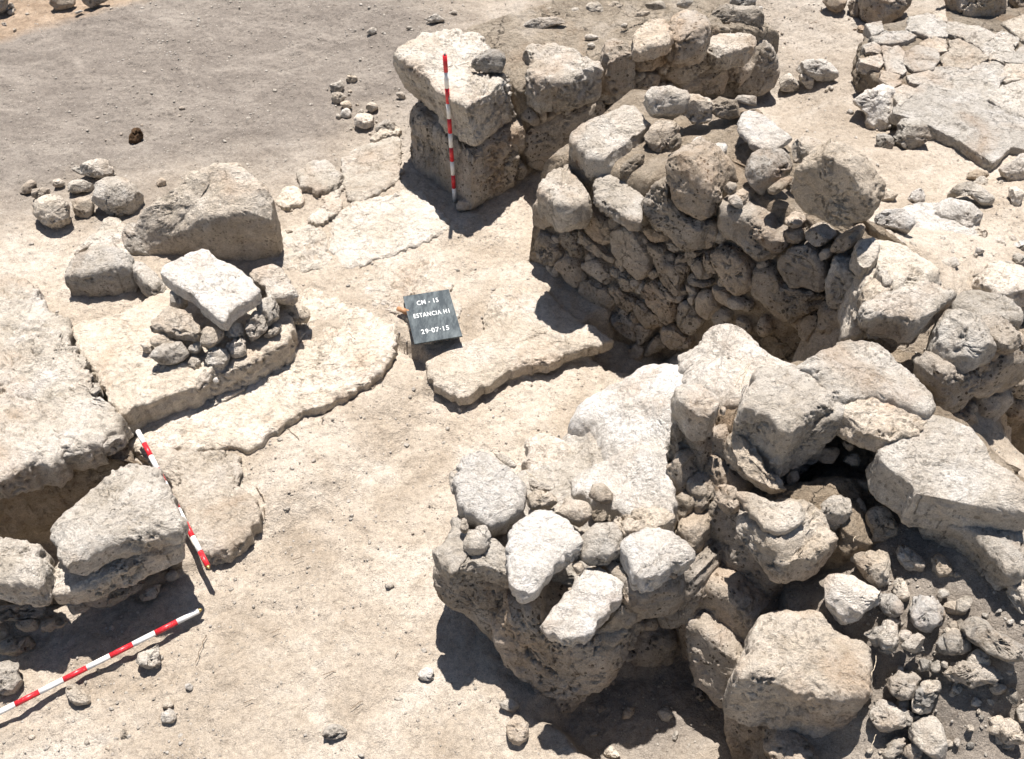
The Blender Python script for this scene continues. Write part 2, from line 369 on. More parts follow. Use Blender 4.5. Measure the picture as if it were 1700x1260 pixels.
# ------------------------------------------------------------------ ground
CTRL = [(0, 0, .05), (400, 100, .03), (800, 0, .1), (1000, 20, .35), (1100, -50, .35), (1330, 80, .1), (1290, 168, .02), (1400, 120, .14),
        (1450, 200, .2), (1430, 40, .18), (1600, 50, .28), (1600, 270, .3), (1500, 300, .33), (1550, 350, .48), (1500, 420, .84), (1460, 390, .86), (1560, 450, .84), (1620, 420, .76),
        (1700, 350, .5), (1700, 480, .75), (600, 250, .0), (300, 200, .03), (100, 300, .08), (0, 400, .12), (600, 400, -.006), (800, 450, -.01),
        (500, 560, -.01), (400, 650, -.02), (300, 800, -.08), (900, 300, 0), (1000, 300, 0), (500, 900, -.1), (700, 720, -.1), (700, 1100, -.1),
        (200, 1200, -.09), (500, 1250, -.1), (900, 650, -.1), (850, 560, -.02), (100, 1050, -.1), (1000, 1200, -.2), (1100, 1100, -.2), (1200, 900, -.1),
        (1400, 820, .58), (1480, 850, .64), (1600, 900, .66), (1700, 950, .68), (1800, 1000, .7), (1330, 960, .1), (1450, 950, .52), (1560, 1020, .50), (1660, 1020, .58), (1600, 1150, .38), (1450, 1150, .25), (1350, 1250, .02), (1500, 1250, .12), (1690, 1240, .2), (1690, 760, -.15), (1280, 560, -.05),
        (100, 450, .1), (-200, 500, .15), (-200, 1200, -.1), (750, 330, -.01), (640, 300, .0), (950, 560, -.03), (1900, 1100, .5), (1900, 300, .6), (1200, 700, -.1)]
ZONES = [  # outline in the photograph, height, feather in metres
    ('O425,770 415,748 480,695 540,672 600,650 655,582 700,590 715,650 760,660 830,632 950,595 1040,560 1100,560 1300,640 1250,1300 -400,1700 -400,1090 60,1060 200,1000 300,950 340,935 400,915 432,880', -.115, .07),
    ('O360,740 480,690 600,650 655,590 700,640 600,760 470,850 440,840', -.05, .25),
    ('O-200,800 60,785 212,740 222,800 180,900 60,985 -200,1010', -.62, .08, -.1),
    ('O975,580 1040,545 1120,590 1100,640 1000,640', -.24, .08),
    ('O1000,1120 1180,1050 1250,1180 1260,1300 1060,1300 900,1215', -.3, .15),
    ('O1620,735 1700,690 1900,640 1900,900 1680,830', -.4, .15),
    ('O860,310 930,270 960,240 1000,300 880,440', -.03, .2),
]
def ground_height(X, Y):
    num = 0; den = 0
    for x, y, z in CTRL:
        p = P(x, y, z); d2 = (X - p[0]) ** 2 + (Y - p[1]) ** 2; w_ = 1 / (d2 + .02) ** 1.6; num = num + w_ * z; den = den + w_
    Z = num / den
    pts = np.stack([X, Y, X * 0], 1)
    wob = .035 * fbm(pts * 6, 3, 91)
    for s, z, f, *zr in ZONES:
        pg = np.array([P(a, b, zr[0] if zr else z)[:2] for a, b, _ in px(s)]); ins = np.zeros(len(X), bool); dist = np.full(len(X), 9.)
        for k in range(len(pg)):
            a, b = pg[k - 1], pg[k]; ab = b - a; t = np.clip(((X - a[0]) * ab[0] + (Y - a[1]) * ab[1]) / (ab @ ab), 0, 1)
            dist = np.minimum(dist, np.hypot(X - a[0] - t * ab[0], Y - a[1] - t * ab[1]))
            c = (a[1] > Y) != (b[1] > Y); xx = (b[0] - a[0]) * (Y - a[1]) / (b[1] - a[1] + 1e-12) + a[0]; ins ^= c & (X < xx)
        sdist = np.where(ins, dist, -dist) + wob; t = np.clip(sdist / f + .5, 0, 1); t = t * t * (3 - 2 * t)
        Z = Z + (z - Z) * t
    far = np.hypot(X, Y - 4)
    k = np.clip(1 - (far - 8) / 10, 0, 1)
    Z = Z * k
    amp_ = np.clip(1 - (far - 9) / 12, .2, 1)
    Z = Z + amp_ * (.010 * fbm(pts * 3.1, 3, 3) + .008 * fbm(pts * 13, 4, 5, .62) + .005 * np.clip(fbm(pts * 38, 3, 8, .65), -.25, 2))
    return Z
def soil(X, Y):
    """0 cream trodden floor, 1 grey-brown dump soil, 2 reddish earth"""
    pts = np.stack([X, Y, X * 0], 1); n = fbm(pts * 1.2, 4, 44)
    def side(a, b, wdt):      # + on the left of a->b
        pa, pb = P(*a, 0)[:2], P(*b, 0)[:2]; d = pb - pa; d /= np.linalg.norm(d)
        return np.clip(((X - pa[0]) * -d[1] + (Y - pa[1]) * d[0]) / wdt + .5 + .35 * n, 0, 1)
    grey = side((-100, 330), (470, 300), 1.0) * 1.0
    grey = np.maximum(grey * (1 - side((820, 100), (640, 300), .5) * 0), 0)
    grey = grey * (1 - .55 * np.clip((X + .9) / .8 + .4 * n, 0, 1))
    c_ = P(1560, 1080, .3); grey = np.maximum(grey, .75 * np.clip(1.6 - np.hypot((X - c_[0]) / .55, (Y - c_[1]) / .5) + .5 * n, 0, 1))
    c_ = P(1080, 1180, -.2); grey = np.maximum(grey, .8 * np.clip(1.6 - np.hypot((X - c_[0]) / .3, (Y - c_[1]) / .25) + .4 * n, 0, 1))
    red = side((-20, 88), (300, -4), .12)
    return grey, red
def axis(lo, hi, core_lo, core_hi, step):
    a = [core_lo]; s = step
    while a[-1] > lo: s *= 1.25; a.append(a[-1] - s)
    b = list(np.arange(core_lo, core_hi, step)); c = [core_hi]; s = step
    while c[-1] < hi: s *= 1.25; c.append(c[-1] + s)
    return np.array(a[::-1][:-1] + b + c)
ax = axis(-60, 60, -3.9, 3.7, .0125); ay = axis(-40, 120, 1.25, 9.6, .0125)
GX, GY = np.meshgrid(ax, ay); gx, gy = GX.ravel(), GY.ravel()
gz = ground_height(gx, gy); NX, NY = len(ax), len(ay)
i = (np.arange(NY - 1)[:, None] * NX + np.arange(NX - 1)[None]).ravel()
GF = np.stack([i, i + 1, i + NX + 1, i + NX], 1)
def ground_mat():
    m = bpy.data.materials.new('trodden_earth'); m.use_nodes = True; t = m.node_tree; N = t.nodes; K = t.links
    b = N['Principled BSDF']; b.inputs['Roughness'].default_value = .95; b.inputs['Specular IOR Level'].default_value = .12
    g = N.new('ShaderNodeNewGeometry'); at = N.new('ShaderNodeAttribute'); at.attribute_name = 'soil'
    sp = N.new('ShaderNodeSeparateColor'); K.new(at.outputs['Color'], sp.inputs[0])
    def noise(sc, det=8, ro=.62, dist=0, stretch=None):
        n = N.new('ShaderNodeTexNoise'); n.inputs['Scale'].default_value = sc; n.inputs['Detail'].default_value = det
        n.inputs['Roughness'].default_value = ro; n.inputs['Distortion'].default_value = dist
        if stretch:
            mp = N.new('ShaderNodeMapping'); mp.inputs['Scale'].default_value = stretch; mp.inputs['Rotation'].default_value = (0, 0, .45)
            K.new(g.outputs['Position'], mp.inputs[0]); K.new(mp.outputs[0], n.inputs['Vector'])
        else: K.new(g.outputs['Position'], n.inputs['Vector'])
        return n.outputs[0]
    def ramp(src, stops):
        r = N.new('ShaderNodeValToRGB'); e = r.color_ramp.elements; e[0].position, e[0].color = stops[0][0], (*stops[0][1], 1)
        e[1].position, e[1].color = stops[-1][0], (*stops[-1][1], 1)
        for p_, c_ in stops[1:-1]: q = e.new(p_); q.color = (*c_, 1)
        K.new(src, r.inputs[0]); return r.outputs[0]
    def mix(a, bb, fac, mode='MIX'):
        x = N.new('ShaderNodeMix'); x.data_type = 'RGBA'; x.blend_type = mode
        if isinstance(fac, float): x.inputs[0].default_value = fac
        else: K.new(fac, x.inputs[0])
        for s, v in ((6, a), (7, bb)): K.new(v, x.inputs[s])
        return x.outputs[2]
    cream = ramp(noise(2.2, 9, .65, .6), [(.34, (.41, .345, .272)), (.5, (.525, .455, .372)), (.66, (.64, .58, .50))])
    grey = ramp(noise(2.6, 10, .72, .8, (.75, 1.3, 1)), [(.34, (.20, .175, .152)), (.5, (.26, .23, .20)), (.66, (.35, .312, .272))])
    red = ramp(noise(6), [(.35, (.30, .225, .16)), (.65, (.46, .36, .27))])
    c = mix(cream, grey, sp.outputs[0]); c = mix(c, red, sp.outputs[1])
    c = mix(c, ramp(noise(45, 6, .75), [(.30, (.60, .57, .54)), (.48, (1, 1, 1)), (.68, (1.28, 1.26, 1.22))]), .8, 'MULTIPLY')
    c = mix(c, ramp(noise(230, 4, .7), [(.32, (.60, .58, .56)), (.6, (1.18, 1.18, 1.17))]), .8, 'MULTIPLY')
    K.new(c, b.inputs['Base Color'])
    a1 = N.new('ShaderNodeMath'); a1.operation = 'MULTIPLY_ADD'; a1.inputs[1].default_value = 1.0
    K.new(noise(24, 9, .72, .4), a1.inputs[0]); a2 = N.new('ShaderNodeMath'); a2.operation = 'MULTIPLY'; a2.inputs[1].default_value = .35
    K.new(noise(120, 5, .7), a2.inputs[0]); K.new(a2.outputs[0], a1.inputs[2])
    bp = N.new('ShaderNodeBump'); bp.inputs['Strength'].default_value = 1; bp.inputs['Distance'].default_value = .03
    K.new(a1.outputs[0], bp.inputs['Height']); K.new(bp.outputs[0], b.inputs['Normal'])
    MATS['trodden_earth'] = m
ground_mat()
gobj = mesh_obj('ground', np.stack([gx, gy, gz], 1), GF, 'trodden_earth')
gobj['kind'] = 'structure'
gr_, rd_ = soil(gx, gy)
ca = gobj.data.color_attributes.new('soil', 'FLOAT_COLOR', 'POINT')
ca.data.foreach_set('color', np.stack([gr_, rd_, gr_ * 0, gr_ * 0 + 1], 1).astype(np.float32).ravel())
def gheight(x, y):
    ix = np.clip(np.searchsorted(ax, x), 1, NX - 1); iy = np.clip(np.searchsorted(ay, y), 1, NY - 1); return gz[iy * NX + ix]

# ------------------------------------------------------------------ far wall with the big corner block
def near_face(q, z, n, d=.3, mat='tufa', par=None, **k):
    pp = px(q); n = np.array(n, float); n /= np.linalg.norm(n)
    c = P(sum(a for a, _, _ in pp) / len(pp), sum(b for _, b, _ in pp) / len(pp), z)
    face(q, (c, n), d, .03, parent=par or w4, mat=mat, p=k.pop('p', 6), grow=k.pop('grow', 1.15), cuts=1, cutr=(.9, .985), **k)
w1 = empty('stone_wall', P(900, 290, 0), 'ruined wall of large squared blocks behind the upright red and white pole', 'wall', 'ruined rubble walls')
wall_core(W1, [(862, 170), (1000, 120), (1130, 60), (1290, 90)], [.66, .68, .74, .5], .75, .85, w1)
cap('B285,235 330,185 450,140 560,125 690,150 745,200 760,260 820,320 838,385 760,420 680,455 612,500 560,462 480,410 400,320 330,275', .76, .36, 'corner_block', 'limestone', w1, p=9, shift=(.06, .10, 0), cuts=1, rounds=1, res=.009)
cap('B345,500 500,330 640,300 800,420 905,600 780,650 660,720 600,690 500,600 410,530', .43, .50, 'corner_block', 'tufa', w1, p=7, cuts=2, res=.010)
w1f = ['B780,660 830,610 905,590 922,640 915,710 860,760 820,740', 'B922,560 950,528 985,545 985,590 950,602 920,585',
       'B925,620 990,600 1050,545 1130,530 1290,470 1300,600 1180,690 1100,760 1020,805 950,790 925,700', 'B860,780 900,750 925,790 915,840 870,850',
       'B1440,270 1500,225 1585,200 1592,290 1540,340 1425,352', 'B1370,400 1500,355 1565,345 1565,390 1480,470 1300,505 1300,440',
       'B1570,330 1620,280 1700,270 1700,400 1640,420 1580,380', 'C10,330 60,250 200,212 255,250 250,300 150,370 90,405 20,390',
       'C85,410 180,350 300,308 312,330 310,420 300,452 220,458 120,440', 'C320,400 325,320 390,262 440,265 430,330 390,390 350,430',
       'C205,345 230,315 270,300 268,325 225,350']
for q in w1f: face(q, W1, .25, .045, parent=w1, p=4, mat='tufa')
cap('B895,215 960,183 1080,185 1200,235 1285,290 1180,320 1090,372 960,378 905,330 930,270', .74, .27, 'stone', 'limestone', w1, p=7, cuts=1)
cap('B1270,180 1340,168 1440,215 1437,250 1300,265 1285,230', .76, .3, 'stone', 'tufa', w1, p=5)
cap('B1410,140 1480,80 1560,70 1600,140 1590,190 1510,200 1440,225', .84, .12, 'stone', 'limestone', w1)
cap('C210,150 300,115 400,135 465,188 380,222 270,240 215,205', .60, .17, 'stone', 'limestone', w1, p=5)
cap('B1585,140 1600,75 1660,30 1740,20 1800,60 1780,120 1700,150 1630,175', .82, .22, 'stone', 'tufa', w1, p=4)
cap('C20,110 50,30 110,12 190,45 228,115 180,150 100,165 40,150', .80, .28, 'stone', 'tufa', w1, p=4)
near_face('C338,440 385,330 430,255 470,192 540,220 570,310 552,400 500,454 400,460', .25, (.35, -.9, .22), par=w1, p=4.5, d=.35, grow=1.04)
near_face('C325,300 400,255 440,262 425,330 385,400 345,430 320,400', .25, (.35, -.9, .2), par=w1, p=4.5, d=.3)
blob('C215,110 250,50 320,20 420,30 490,60 480,170 400,130 300,110', .55, .7, 'stone', 'grey_stone', w1)
blob('C300,20 330,-30 430,-30 470,20 400,45', .6, .7, 'stone', 'grey_stone', w1)
for q, z_ in (('B870,165 900,120 990,75 1060,90 1130,100 1040,120 950,150 890,180', .72), ('B970,60 1020,25 1090,40 1080,90 1010,85', .7),
          ('B1090,70 1120,30 1180,40 1180,90 1120,95', .7), ('B1180,50 1200,5 1260,10 1290,60 1230,80', .72), ('B730,150 770,120 830,145 860,180 800,185', .6),
          ('B1080,0 1150,-20 1160,20 1100,25', .65), ('B1400,80 1440,55 1520,50 1480,80', .8), ('B1450,20 1560,0 1580,40 1500,50', .8),
          ('B1200,210 1225,198 1245,215 1225,235', .74), ('B1355,120 1380,105 1400,120 1380,138', .76), ('B1170,170 1200,158 1250,165 1260,185 1190,190', .73),
          ('B1290,30 1340,0 1390,20 1360,50 1300,55', .72), ('B1600,30 1660,-10 1720,0 1690,40', .85)):
    blob(q, z_ - .075, .6, 'stone', 'limestone', w1)
filler(w1, W1, 'B930,540 1280,430 1600,300 1700,380 1500,480 1300,560 1000,790', w1f, 26, (.03, .06), seed=2, mats=['tufa', 'limestone'])
blob('B660,310 690,250 740,232 795,235 818,280 810,345 760,352 690,335', .785, .8, 'loose_stone', 'grey_stone', label='dark grey stone sitting on top of the big corner block', cat='stone')
# ------------------------------------------------------------------ middle wall
w2 = empty('stone_wall', P(900, 460, 0), 'tall rubble wall with shaded face in the middle, a round boulder at its right end', 'wall', 'ruined rubble walls')
wall_core(W2, [(897, 320), (985, 335), (1060, 375), (1130, 340), (1300, 370), (1440, 420), (1540, 500)], [.70, .77, .84, .93, .97, .98, .95], [.85, .9, .85, .75, .34, .14, .1], 1.2, w2, inset=.06)
w2f = ['K60,0 150,20 210,90 250,170 180,200 110,225 55,200 50,100', 'K70,230 140,240 230,330 250,400 200,450 90,440 80,330',
       'K235,210 290,200 350,280 380,390 340,415 280,340 240,280', 'K250,370 330,410 385,540 350,600 270,540 200,450',
       'K370,100 430,60 500,130 590,200 590,300 540,330 460,290 380,180', 'K350,220 430,260 530,350 610,400 600,445 520,405 400,320',
       'K590,220 640,180 740,230 800,300 822,400 832,480 780,548 720,500 640,430 600,330', 'K350,430 430,400 500,410 580,540 560,600 500,580 420,500',
       'K370,560 450,540 560,620 600,700 560,770 480,740 390,650 350,600', 'K560,590 620,580 680,650 740,690 730,770 660,760 610,680',
       'K630,480 720,520 780,560 760,640 700,640 640,600', 'K780,560 850,540 930,610 1000,700 1010,820 950,840 860,760 790,660',
       'K730,680 800,700 900,800 920,860 840,885 780,820 740,750', 'K570,790 650,770 740,830 755,960 680,940 600,860', 'K720,840 800,850 860,900 800,980 760,970',
       'K800,1050 870,910 950,980 960,1000 870,1050 810,1070', 'K690,1010 730,970 800,1010 790,1080 720,1130 690,1080',
       'K900,870 1000,870 1060,930 1100,1000 1050,1010 980,1000 920,950', 'K1005,720 1090,700 1160,760 1210,830 1150,900 1100,940 1030,850',
       'K1150,640 1220,610 1290,700 1300,780 1220,830 1160,760', 'K1250,580 1330,600 1400,680 1370,740 1300,690', 'K1310,680 1400,650 1500,710 1480,745 1380,735',
       'K850,380 920,360 1000,440 1060,520 1040,600 1090,660 1000,650 920,570 870,480', 'K1090,540 1120,510 1200,560 1260,570 1230,600 1120,590',
       'K1110,440 1180,410 1210,500 1190,550 1130,490', 'K1200,350 1240,380 1300,500 1250,520 1200,470', 'K1070,360 1130,330 1190,390 1100,415',
       'K1240,350 1380,345 1500,430 1520,560 1540,650 1480,670 1380,600 1280,450', 'K790,200 850,190 940,260 930,300 850,275',
       'K950,290 1000,280 1050,340 1010,370 960,340', 'K1165,290 1200,260 1280,290 1260,330 1190,335', 'K1010,440 1060,430 1110,480 1090,510 1030,490',
       'K1100,660 1150,640 1140,720 1110,700', 'K930,640 960,620 1050,690 1000,700', 'K820,300 920,330 950,400 900,420 840,370',
       'L460,520 560,450 660,450 740,560 772,640 765,760 640,725 490,700 460,600', 'L265,620 310,590 440,610 490,700 640,735 750,770 720,850 600,900 550,948 490,930 400,860 270,780',
       'L590,920 680,890 730,940 700,1030 630,1085 590,1050', 'L730,820 780,820 880,880 960,900 1020,1000 900,1010 820,1060 740,1090 705,1060 720,920',
       'L620,350 700,340 780,390 800,410 760,440 700,455 640,400', 'L800,450 850,390 970,350 960,440 880,485 820,480', 'L440,370 520,330 600,345 620,400 570,425 480,410',
       'L720,500 750,460 810,470 800,520 740,540', 'L100,120 170,90 225,100 230,200 180,180', 'L480,260 540,250 600,310 560,330', 'L370,60 420,30 480,50 440,100 390,90',
       'C180,1060 250,1050 260,1130 200,1170 150,1130', 'K150,30 260,110 340,190 280,200 200,120']
big = ['K590,220', 'K1240,350', 'L460,520', 'L265,620', 'L730,820']
for q in w2f:
    bg = any(q.startswith(a) for a in big)
    face(q, W2, .16, .06 if bg else .04, parent=w2, mat='tufa', p=5.5, res=.009, rounds=1, amp=.8)
face('C245,960 300,948 400,990 500,1060 572,1110 582,1170 520,1200 490,1238 400,1190 300,1110 250,1030', W2, .25, .09, parent=w2, mat='tufa')
face('L790,600 840,520 930,530 1080,600 1100,650 1000,760 940,850 880,878 820,850 760,780', W2, .25, .09, parent=w2, mat='limestone', cutdirs=(((.2, .1, 1), .6),))
face('J785,820 850,700 980,665 1010,830 1100,920 1200,960 1282,1010 1260,1100 1200,1142 1060,1142 950,1060 880,1000 800,920', W2, .3, .10, parent=w2, mat='tufa')
face('J975,540 1040,500 1180,540 1270,640 1302,760 1290,932 1200,952 1080,890 1000,780', W2, .3, .13, parent=w2, mat='tufa')
filler(w2, W2, 'K60,100 200,60 450,60 800,200 1100,200 1300,130 1700,300 1700,700 1400,740 1200,830 1100,1000 850,1060 700,1000 360,600 80,430', w2f, 95 - len([0]) - 45, (.025, .055), seed=9, mats=['tufa', 'tufa', 'limestone'])
filler(w2, W2, 'O1180,520 1340,500 1400,560 1420,640 1200,640', [], 12, (.05, .1), seed=19)
# stones along the top of the middle wall
cap('J330,350 400,300 560,220 720,150 850,230 858,300 800,370 700,440 560,530 440,490 345,410', .86, .22, 'stone', 'limestone', w2, p=5, cuts=2)
cap('J80,710 200,600 300,520 345,620 440,700 432,830 330,855 260,860 150,790', .70, .20, 'stone', 'limestone', w2, p=6, cuts=1)
cap('J440,735 560,620 700,560 820,570 790,760 780,840 805,940 760,955 620,870 480,795', .74, .09, 'stone', 'limestone', w2, p=6, cuts=0)
for q, z_, mt in (('J790,140 870,35 980,32 1105,110 1080,220 1000,275 880,265 840,210', .93, 'limestone'), ('J1075,170 1110,105 1240,120 1265,250 1200,312 1110,305 1068,240', .92, 'limestone'),
          ('J1245,130 1300,108 1400,130 1480,190 1420,270 1300,275 1250,220', .93, 'mud_mortar'), ('J1390,140 1460,112 1560,128 1592,172 1540,190 1450,165', .95, 'limestone'),
          ('J860,290 960,280 1060,300 1050,400 980,500 880,520 820,420', .84, 'tufa'), ('J975,430 1040,360 1070,420 1030,490 985,500', .88, 'mud_mortar'),
          ('J620,640 700,540 820,470 810,560 740,650 640,690', .80, 'mud_mortar'),
          ('C395,770 440,700 540,685 600,760 612,805 540,855 490,875 468,905 400,865', 1.02, 'grey_stone'), ('C605,690 640,640 750,668 778,690 700,732 640,775 605,765', 1.1, 'limestone'),
          ('J1200,575 1250,510 1310,512 1295,600 1250,632 1205,610', .98, 'white_limestone'), ('J1275,655 1330,600 1355,680 1315,705', .96, 'limestone'),
          ('J1340,725 1380,680 1435,700 1410,775 1350,775', .97, 'limestone'), ('J1275,780 1330,760 1330,830 1280,835', .93, 'tufa'), ('J1360,810 1420,770 1480,840 1470,890 1400,860', .95, 'limestone')):
    blob(q, z_, .8, 'stone', mt, w2)
for q, z_ in (('C355,560 390,498 470,520 560,600 625,640 540,685 450,692 380,625', 1.02), ('J1025,490 1090,465 1165,468 1130,512 1040,522', 1.0), ('J1238,445 1300,418 1368,415 1365,482 1240,502', 1.01), ('J1130,400 1180,380 1240,410 1200,440 1140,430', .99)):
    cap(q, z_, .05, 'stone', 'white_limestone', w2, p=4, cuts=1)
disc = (PP(1370, 330, (W2[0] + W2[1] * .12, W2[1])), wplane((0, 0, 0), -32, -3)[1])
face('C572,870 600,790 700,738 760,728 870,780 945,860 985,950 975,1040 900,1092 830,1118 740,1092 640,1042 588,960', disc, .2, .0, 'round_boulder', 'limestone', w2, p=4.5, cuts=1, cutr=(.86, .97), amp=1.3, rounds=2, grow=.98)
cap('L1000,430 1110,330 1300,370 1560,490 1620,560 1450,660 1240,720 1040,800 980,700', .96, .45, 'earth_core', 'packed_earth', w2, p=5, cuts=1, amp=1.4)
cap('L970,390 1100,340 1160,450 1110,560 1000,540', 1.02, .14, 'stone', 'limestone', w2, p=5)
cap('L1040,660 1110,600 1250,700 1200,745 1060,795 1000,770', 1.0, .12, 'stone', 'limestone', w2, p=5)
cap('L1110,545 1180,560 1245,690 1150,680', 1.03, .1, 'stone', 'pale_limestone', w2, p=5)
cap('L950,840 1040,790 1230,720 1400,680 1570,645 1675,700 1672,760 1500,870 1380,950 1310,900 1180,880 1040,905', 1.05, .2, 'loose_slab', 'limestone', p=5, cuts=2, taper=.25,
    label='long wedge-shaped block lying on the right end of the middle wall', cat='stone block')
# ------------------------------------------------------------------ right-hand wall above the dark pit
w6 = empty('stone_wall', P(1600, 700, .2), 'shaded wall face above the dark pit at the right edge', 'wall', 'ruined rubble walls')
wall_core(W6, [(1545, 640), (1640, 590), (1760, 530), (1900, 470)], .66, .45, 1.4, w6)
w6f = ['F1330,625 1480,618 1490,690 1420,800 1340,840 1290,790', 'F1460,720 1560,600 1699,480 1720,620 1600,720 1480,770', 'F1380,850 1450,800 1485,835 1490,910 1400,880',
       'F1490,780 1640,700 1655,770 1600,850 1500,905', 'F1660,690 1760,600 1760,700 1670,760', 'F1580,500 1699,420 1700,470 1600,560', 'F1640,780 1760,720 1760,860 1640,850', 'F1500,920 1630,860 1600,960 1500,1000']
for q in w6f: face(q, W6, .2, .05, parent=w6, mat='tufa', p=4)
filler(w6, W6, 'F1320,620 1699,430 1699,760 1500,900 1380,860', w6f, 14, (.03, .06), seed=4)
blob('F1262,500 1308,350 1420,338 1510,368 1572,440 1562,515 1500,585 1420,628 1340,602 1280,560', .92, .8, 'boulder', 'limestone', label='rounded pale boulder with pitted underside on the wall above the dark pit', cat='boulder')
cap('F1385,230 1500,195 1640,240 1710,290 1700,340 1600,385 1540,370 1440,320 1390,280', .9, .16, 'boulder', 'limestone', p=4, cuts=2, label='flat-topped boulder at the right edge behind the rounded pale one', cat='boulder')
cap('F1480,150 1560,70 1699,90 1800,160 1760,240 1640,238 1500,190', .85, .12, 'boulder', 'white_limestone', p=4, label='bright low boulder at the right edge, half sunk in rubble', cat='boulder')
cap('F1185,525 1210,500 1290,575 1330,640 1365,688 1330,702 1270,640 1200,590', .85, .05, 'loose_slab', 'grey_stone', p=3, label='thin leaning slab wedged beside the rounded pale boulder', cat='stone slab')
# ------------------------------------------------------------------ near wall: low bench of pale boulders
w3 = empty('stone_wall', P(950, 1000, -.1), 'low broad wall end of sunlit pale boulders in front', 'wall', 'ruined rubble walls')
cap('O975,690,.33 1020,655,.38 1070,620,.42 1140,605,.5 1240,600,.55 1260,700,.5 1220,800,.45 1190,900,.40 1130,980,.34 1040,1000,.34 930,960,.36 790,905,.36 790,830,.34 850,780,.3', .4, .6, 'earth_core', 'pale_limestone', w3, cuts=0, res=.016, shift=(.1, .16, 0))
cap('O935,690,.36 955,655,.38 1000,637,.42 1060,600,.5 1130,588,.6 1185,630,.72 1135,660,.70 1118,720,.62 1100,765,.56 1030,770,.48 1000,755,.42 978,718,.38', .4, .5, 'boulder', 'white_limestone', w3, fine=.7, amp=.6, p=5, cuts=0, res=.012)
cap('O1125,592,.62 1150,555,.68 1203,520,.78 1228,535,.8 1272,580,.86 1350,604,.92 1330,645,.94 1230,655,.92 1175,655,.8', .8, .6, 'boulder', 'white_limestone', w3, p=5, cuts=0, res=.012)
cap('N680,130 675,50 760,22 880,48 980,100 1012,230 985,330 900,425 820,385 700,275 638,235 690,170', .33, .35, 'stone', 'white_limestone', w3, p=5, cuts=0)
cap('R450,400,.43 540,360,.44 620,330,.5 700,310,.58 750,330,.63 770,500,.60 720,525,.56 640,525,.53 560,505,.50 505,472,.48 460,445,.45', .5, .3, 'boulder', 'white_limestone', w3, fine=.6, amp=.5, p=7, cuts=0, res=.012, grow=1.06)
cap('R570,520 640,488 740,498 770,515 768,545 705,562 640,578 590,568', .6, .15, 'stone', 'limestone', w3, p=6, cuts=1, grow=1.06)
w3b = [('N185,370 250,270 270,200 340,162 420,170 500,250 620,290 692,370 692,480 645,560 580,660 520,697 450,682 380,612 270,520 190,465', .54, 'white_limestone', .9, 'pale egg-shaped boulder on the tip of the low wall end, topmost and farthest left', 'boulder'),
       ('N595,740 660,650 760,608 860,603 960,680 1052,780 1058,860 980,960 870,1080 800,1120 690,1168 640,1152 605,980 560,880', .54, 'white_limestone', .8, 'pale pointed boulder in the middle of the low wall end, point towards the camera', 'boulder'),
       ('H990,620 1010,520 1090,430 1160,345 1250,350 1340,440 1355,490 1300,600 1220,700 1160,732 1060,692 1005,650', .46, 'white_limestone', .8, 'sunlit grey boulder overhanging the shade below the pointed boulder', 'boulder'),
       ('N1385,790 1480,740 1600,698 1690,720 1772,830 1762,930 1640,992 1500,1048 1430,1012 1400,900', .58, 'white_limestone', .7, 'pale squared boulder against the pitted face of the high wall', 'boulder')]
for q, z_, d_, (_, _, mt, th, lb, ct) in (('R105,400 125,342 172,316 215,330 250,368 302,390 320,430 312,465 262,508 222,545 180,545 128,492 108,450', .57, .18, w3b[0]),
        ('R268,610 298,548 350,520 402,520 445,550 480,592 478,628 430,660 390,690 360,725 325,742 296,745 280,700 258,655', .60, .14, w3b[1]),
        ('R365,842 398,800 462,712 500,678 550,680 602,722 605,765 570,800 525,852 485,892 435,895 385,875', .50, .13, w3b[2]),
        ('R612,592 680,568 718,552 742,575 805,602 822,640 785,672 725,702 690,716 648,694 622,645', .61, .15, w3b[3])):
    cap(q, z_, d_, 'boulder', mt, label=lb, cat=ct, p=4.5, cuts=1, taper=.1, fine=.8, grow=1.09, cutr=(.9, .98))
for q, z_, mt, th in (('R318,462 360,448 418,462 412,492 370,518 328,512', .42, 'limestone', .8), ('R398,515 440,478 492,488 525,520 512,558 480,564 436,548', .43, 'limestone', .8),
       ('R480,590 530,558 582,558 616,600 602,645 560,668 520,675 480,668 472,630', .44, 'limestone', .8), ('R515,500 560,510 580,545 540,560 515,530', .42, 'mud_mortar', .7), ('R84,400 108,385 112,480 95,470', .42, 'limestone', .6),
       ('R215,330 250,340 300,385 285,392 240,365', .4, 'limestone', .5), ('R120,530 140,528 148,560 135,590 120,570', .45, 'limestone', .8), ('R310,400 360,430 410,440 400,455 330,455', .42, 'limestone', .5),
       ('R130,590 165,570 205,565 220,620 190,650 130,640', .42, 'limestone', .8), ('R455,670 480,668 500,690 470,710', .40, 'limestone', .8), ('R575,690 620,660 640,740 600,770 570,740', .34, 'limestone', .8),
       ('R500,440 560,430 600,470 560,500 520,480', .44, 'limestone', .6)):
    blob(q, z_ + .09, th, 'stone', mt, w3)
cap('R30,625 70,598 92,520 122,530 155,562 262,602 300,700 285,722 200,690 130,680 92,705 58,665', .5, .13, 'ledge_stone', 'limestone', w3, p=6, cuts=1)
near_face('R-2,742 38,672 75,662 130,680 262,712 335,790 385,880 390,930 300,965 218,940 130,855 40,808', .17, (-.28, -.94, .12), par=w3, p=3.6, d=.4, grow=1.02, name='base_boulder')
near_face('R215,962 242,868 330,850 400,890 500,915 600,905 620,975 602,1022 522,1112 442,1180 400,1162 300,1072 238,1012', .06, (-.05, -.97, .16), par=w3, p=3.2, d=.42, grow=1.02, name='base_boulder')
near_face('R380,880 450,900 520,880 600,800 640,840 620,920 500,935 400,920', .22, (0, -.97, .1), par=w3, d=.3, name='base_boulder')
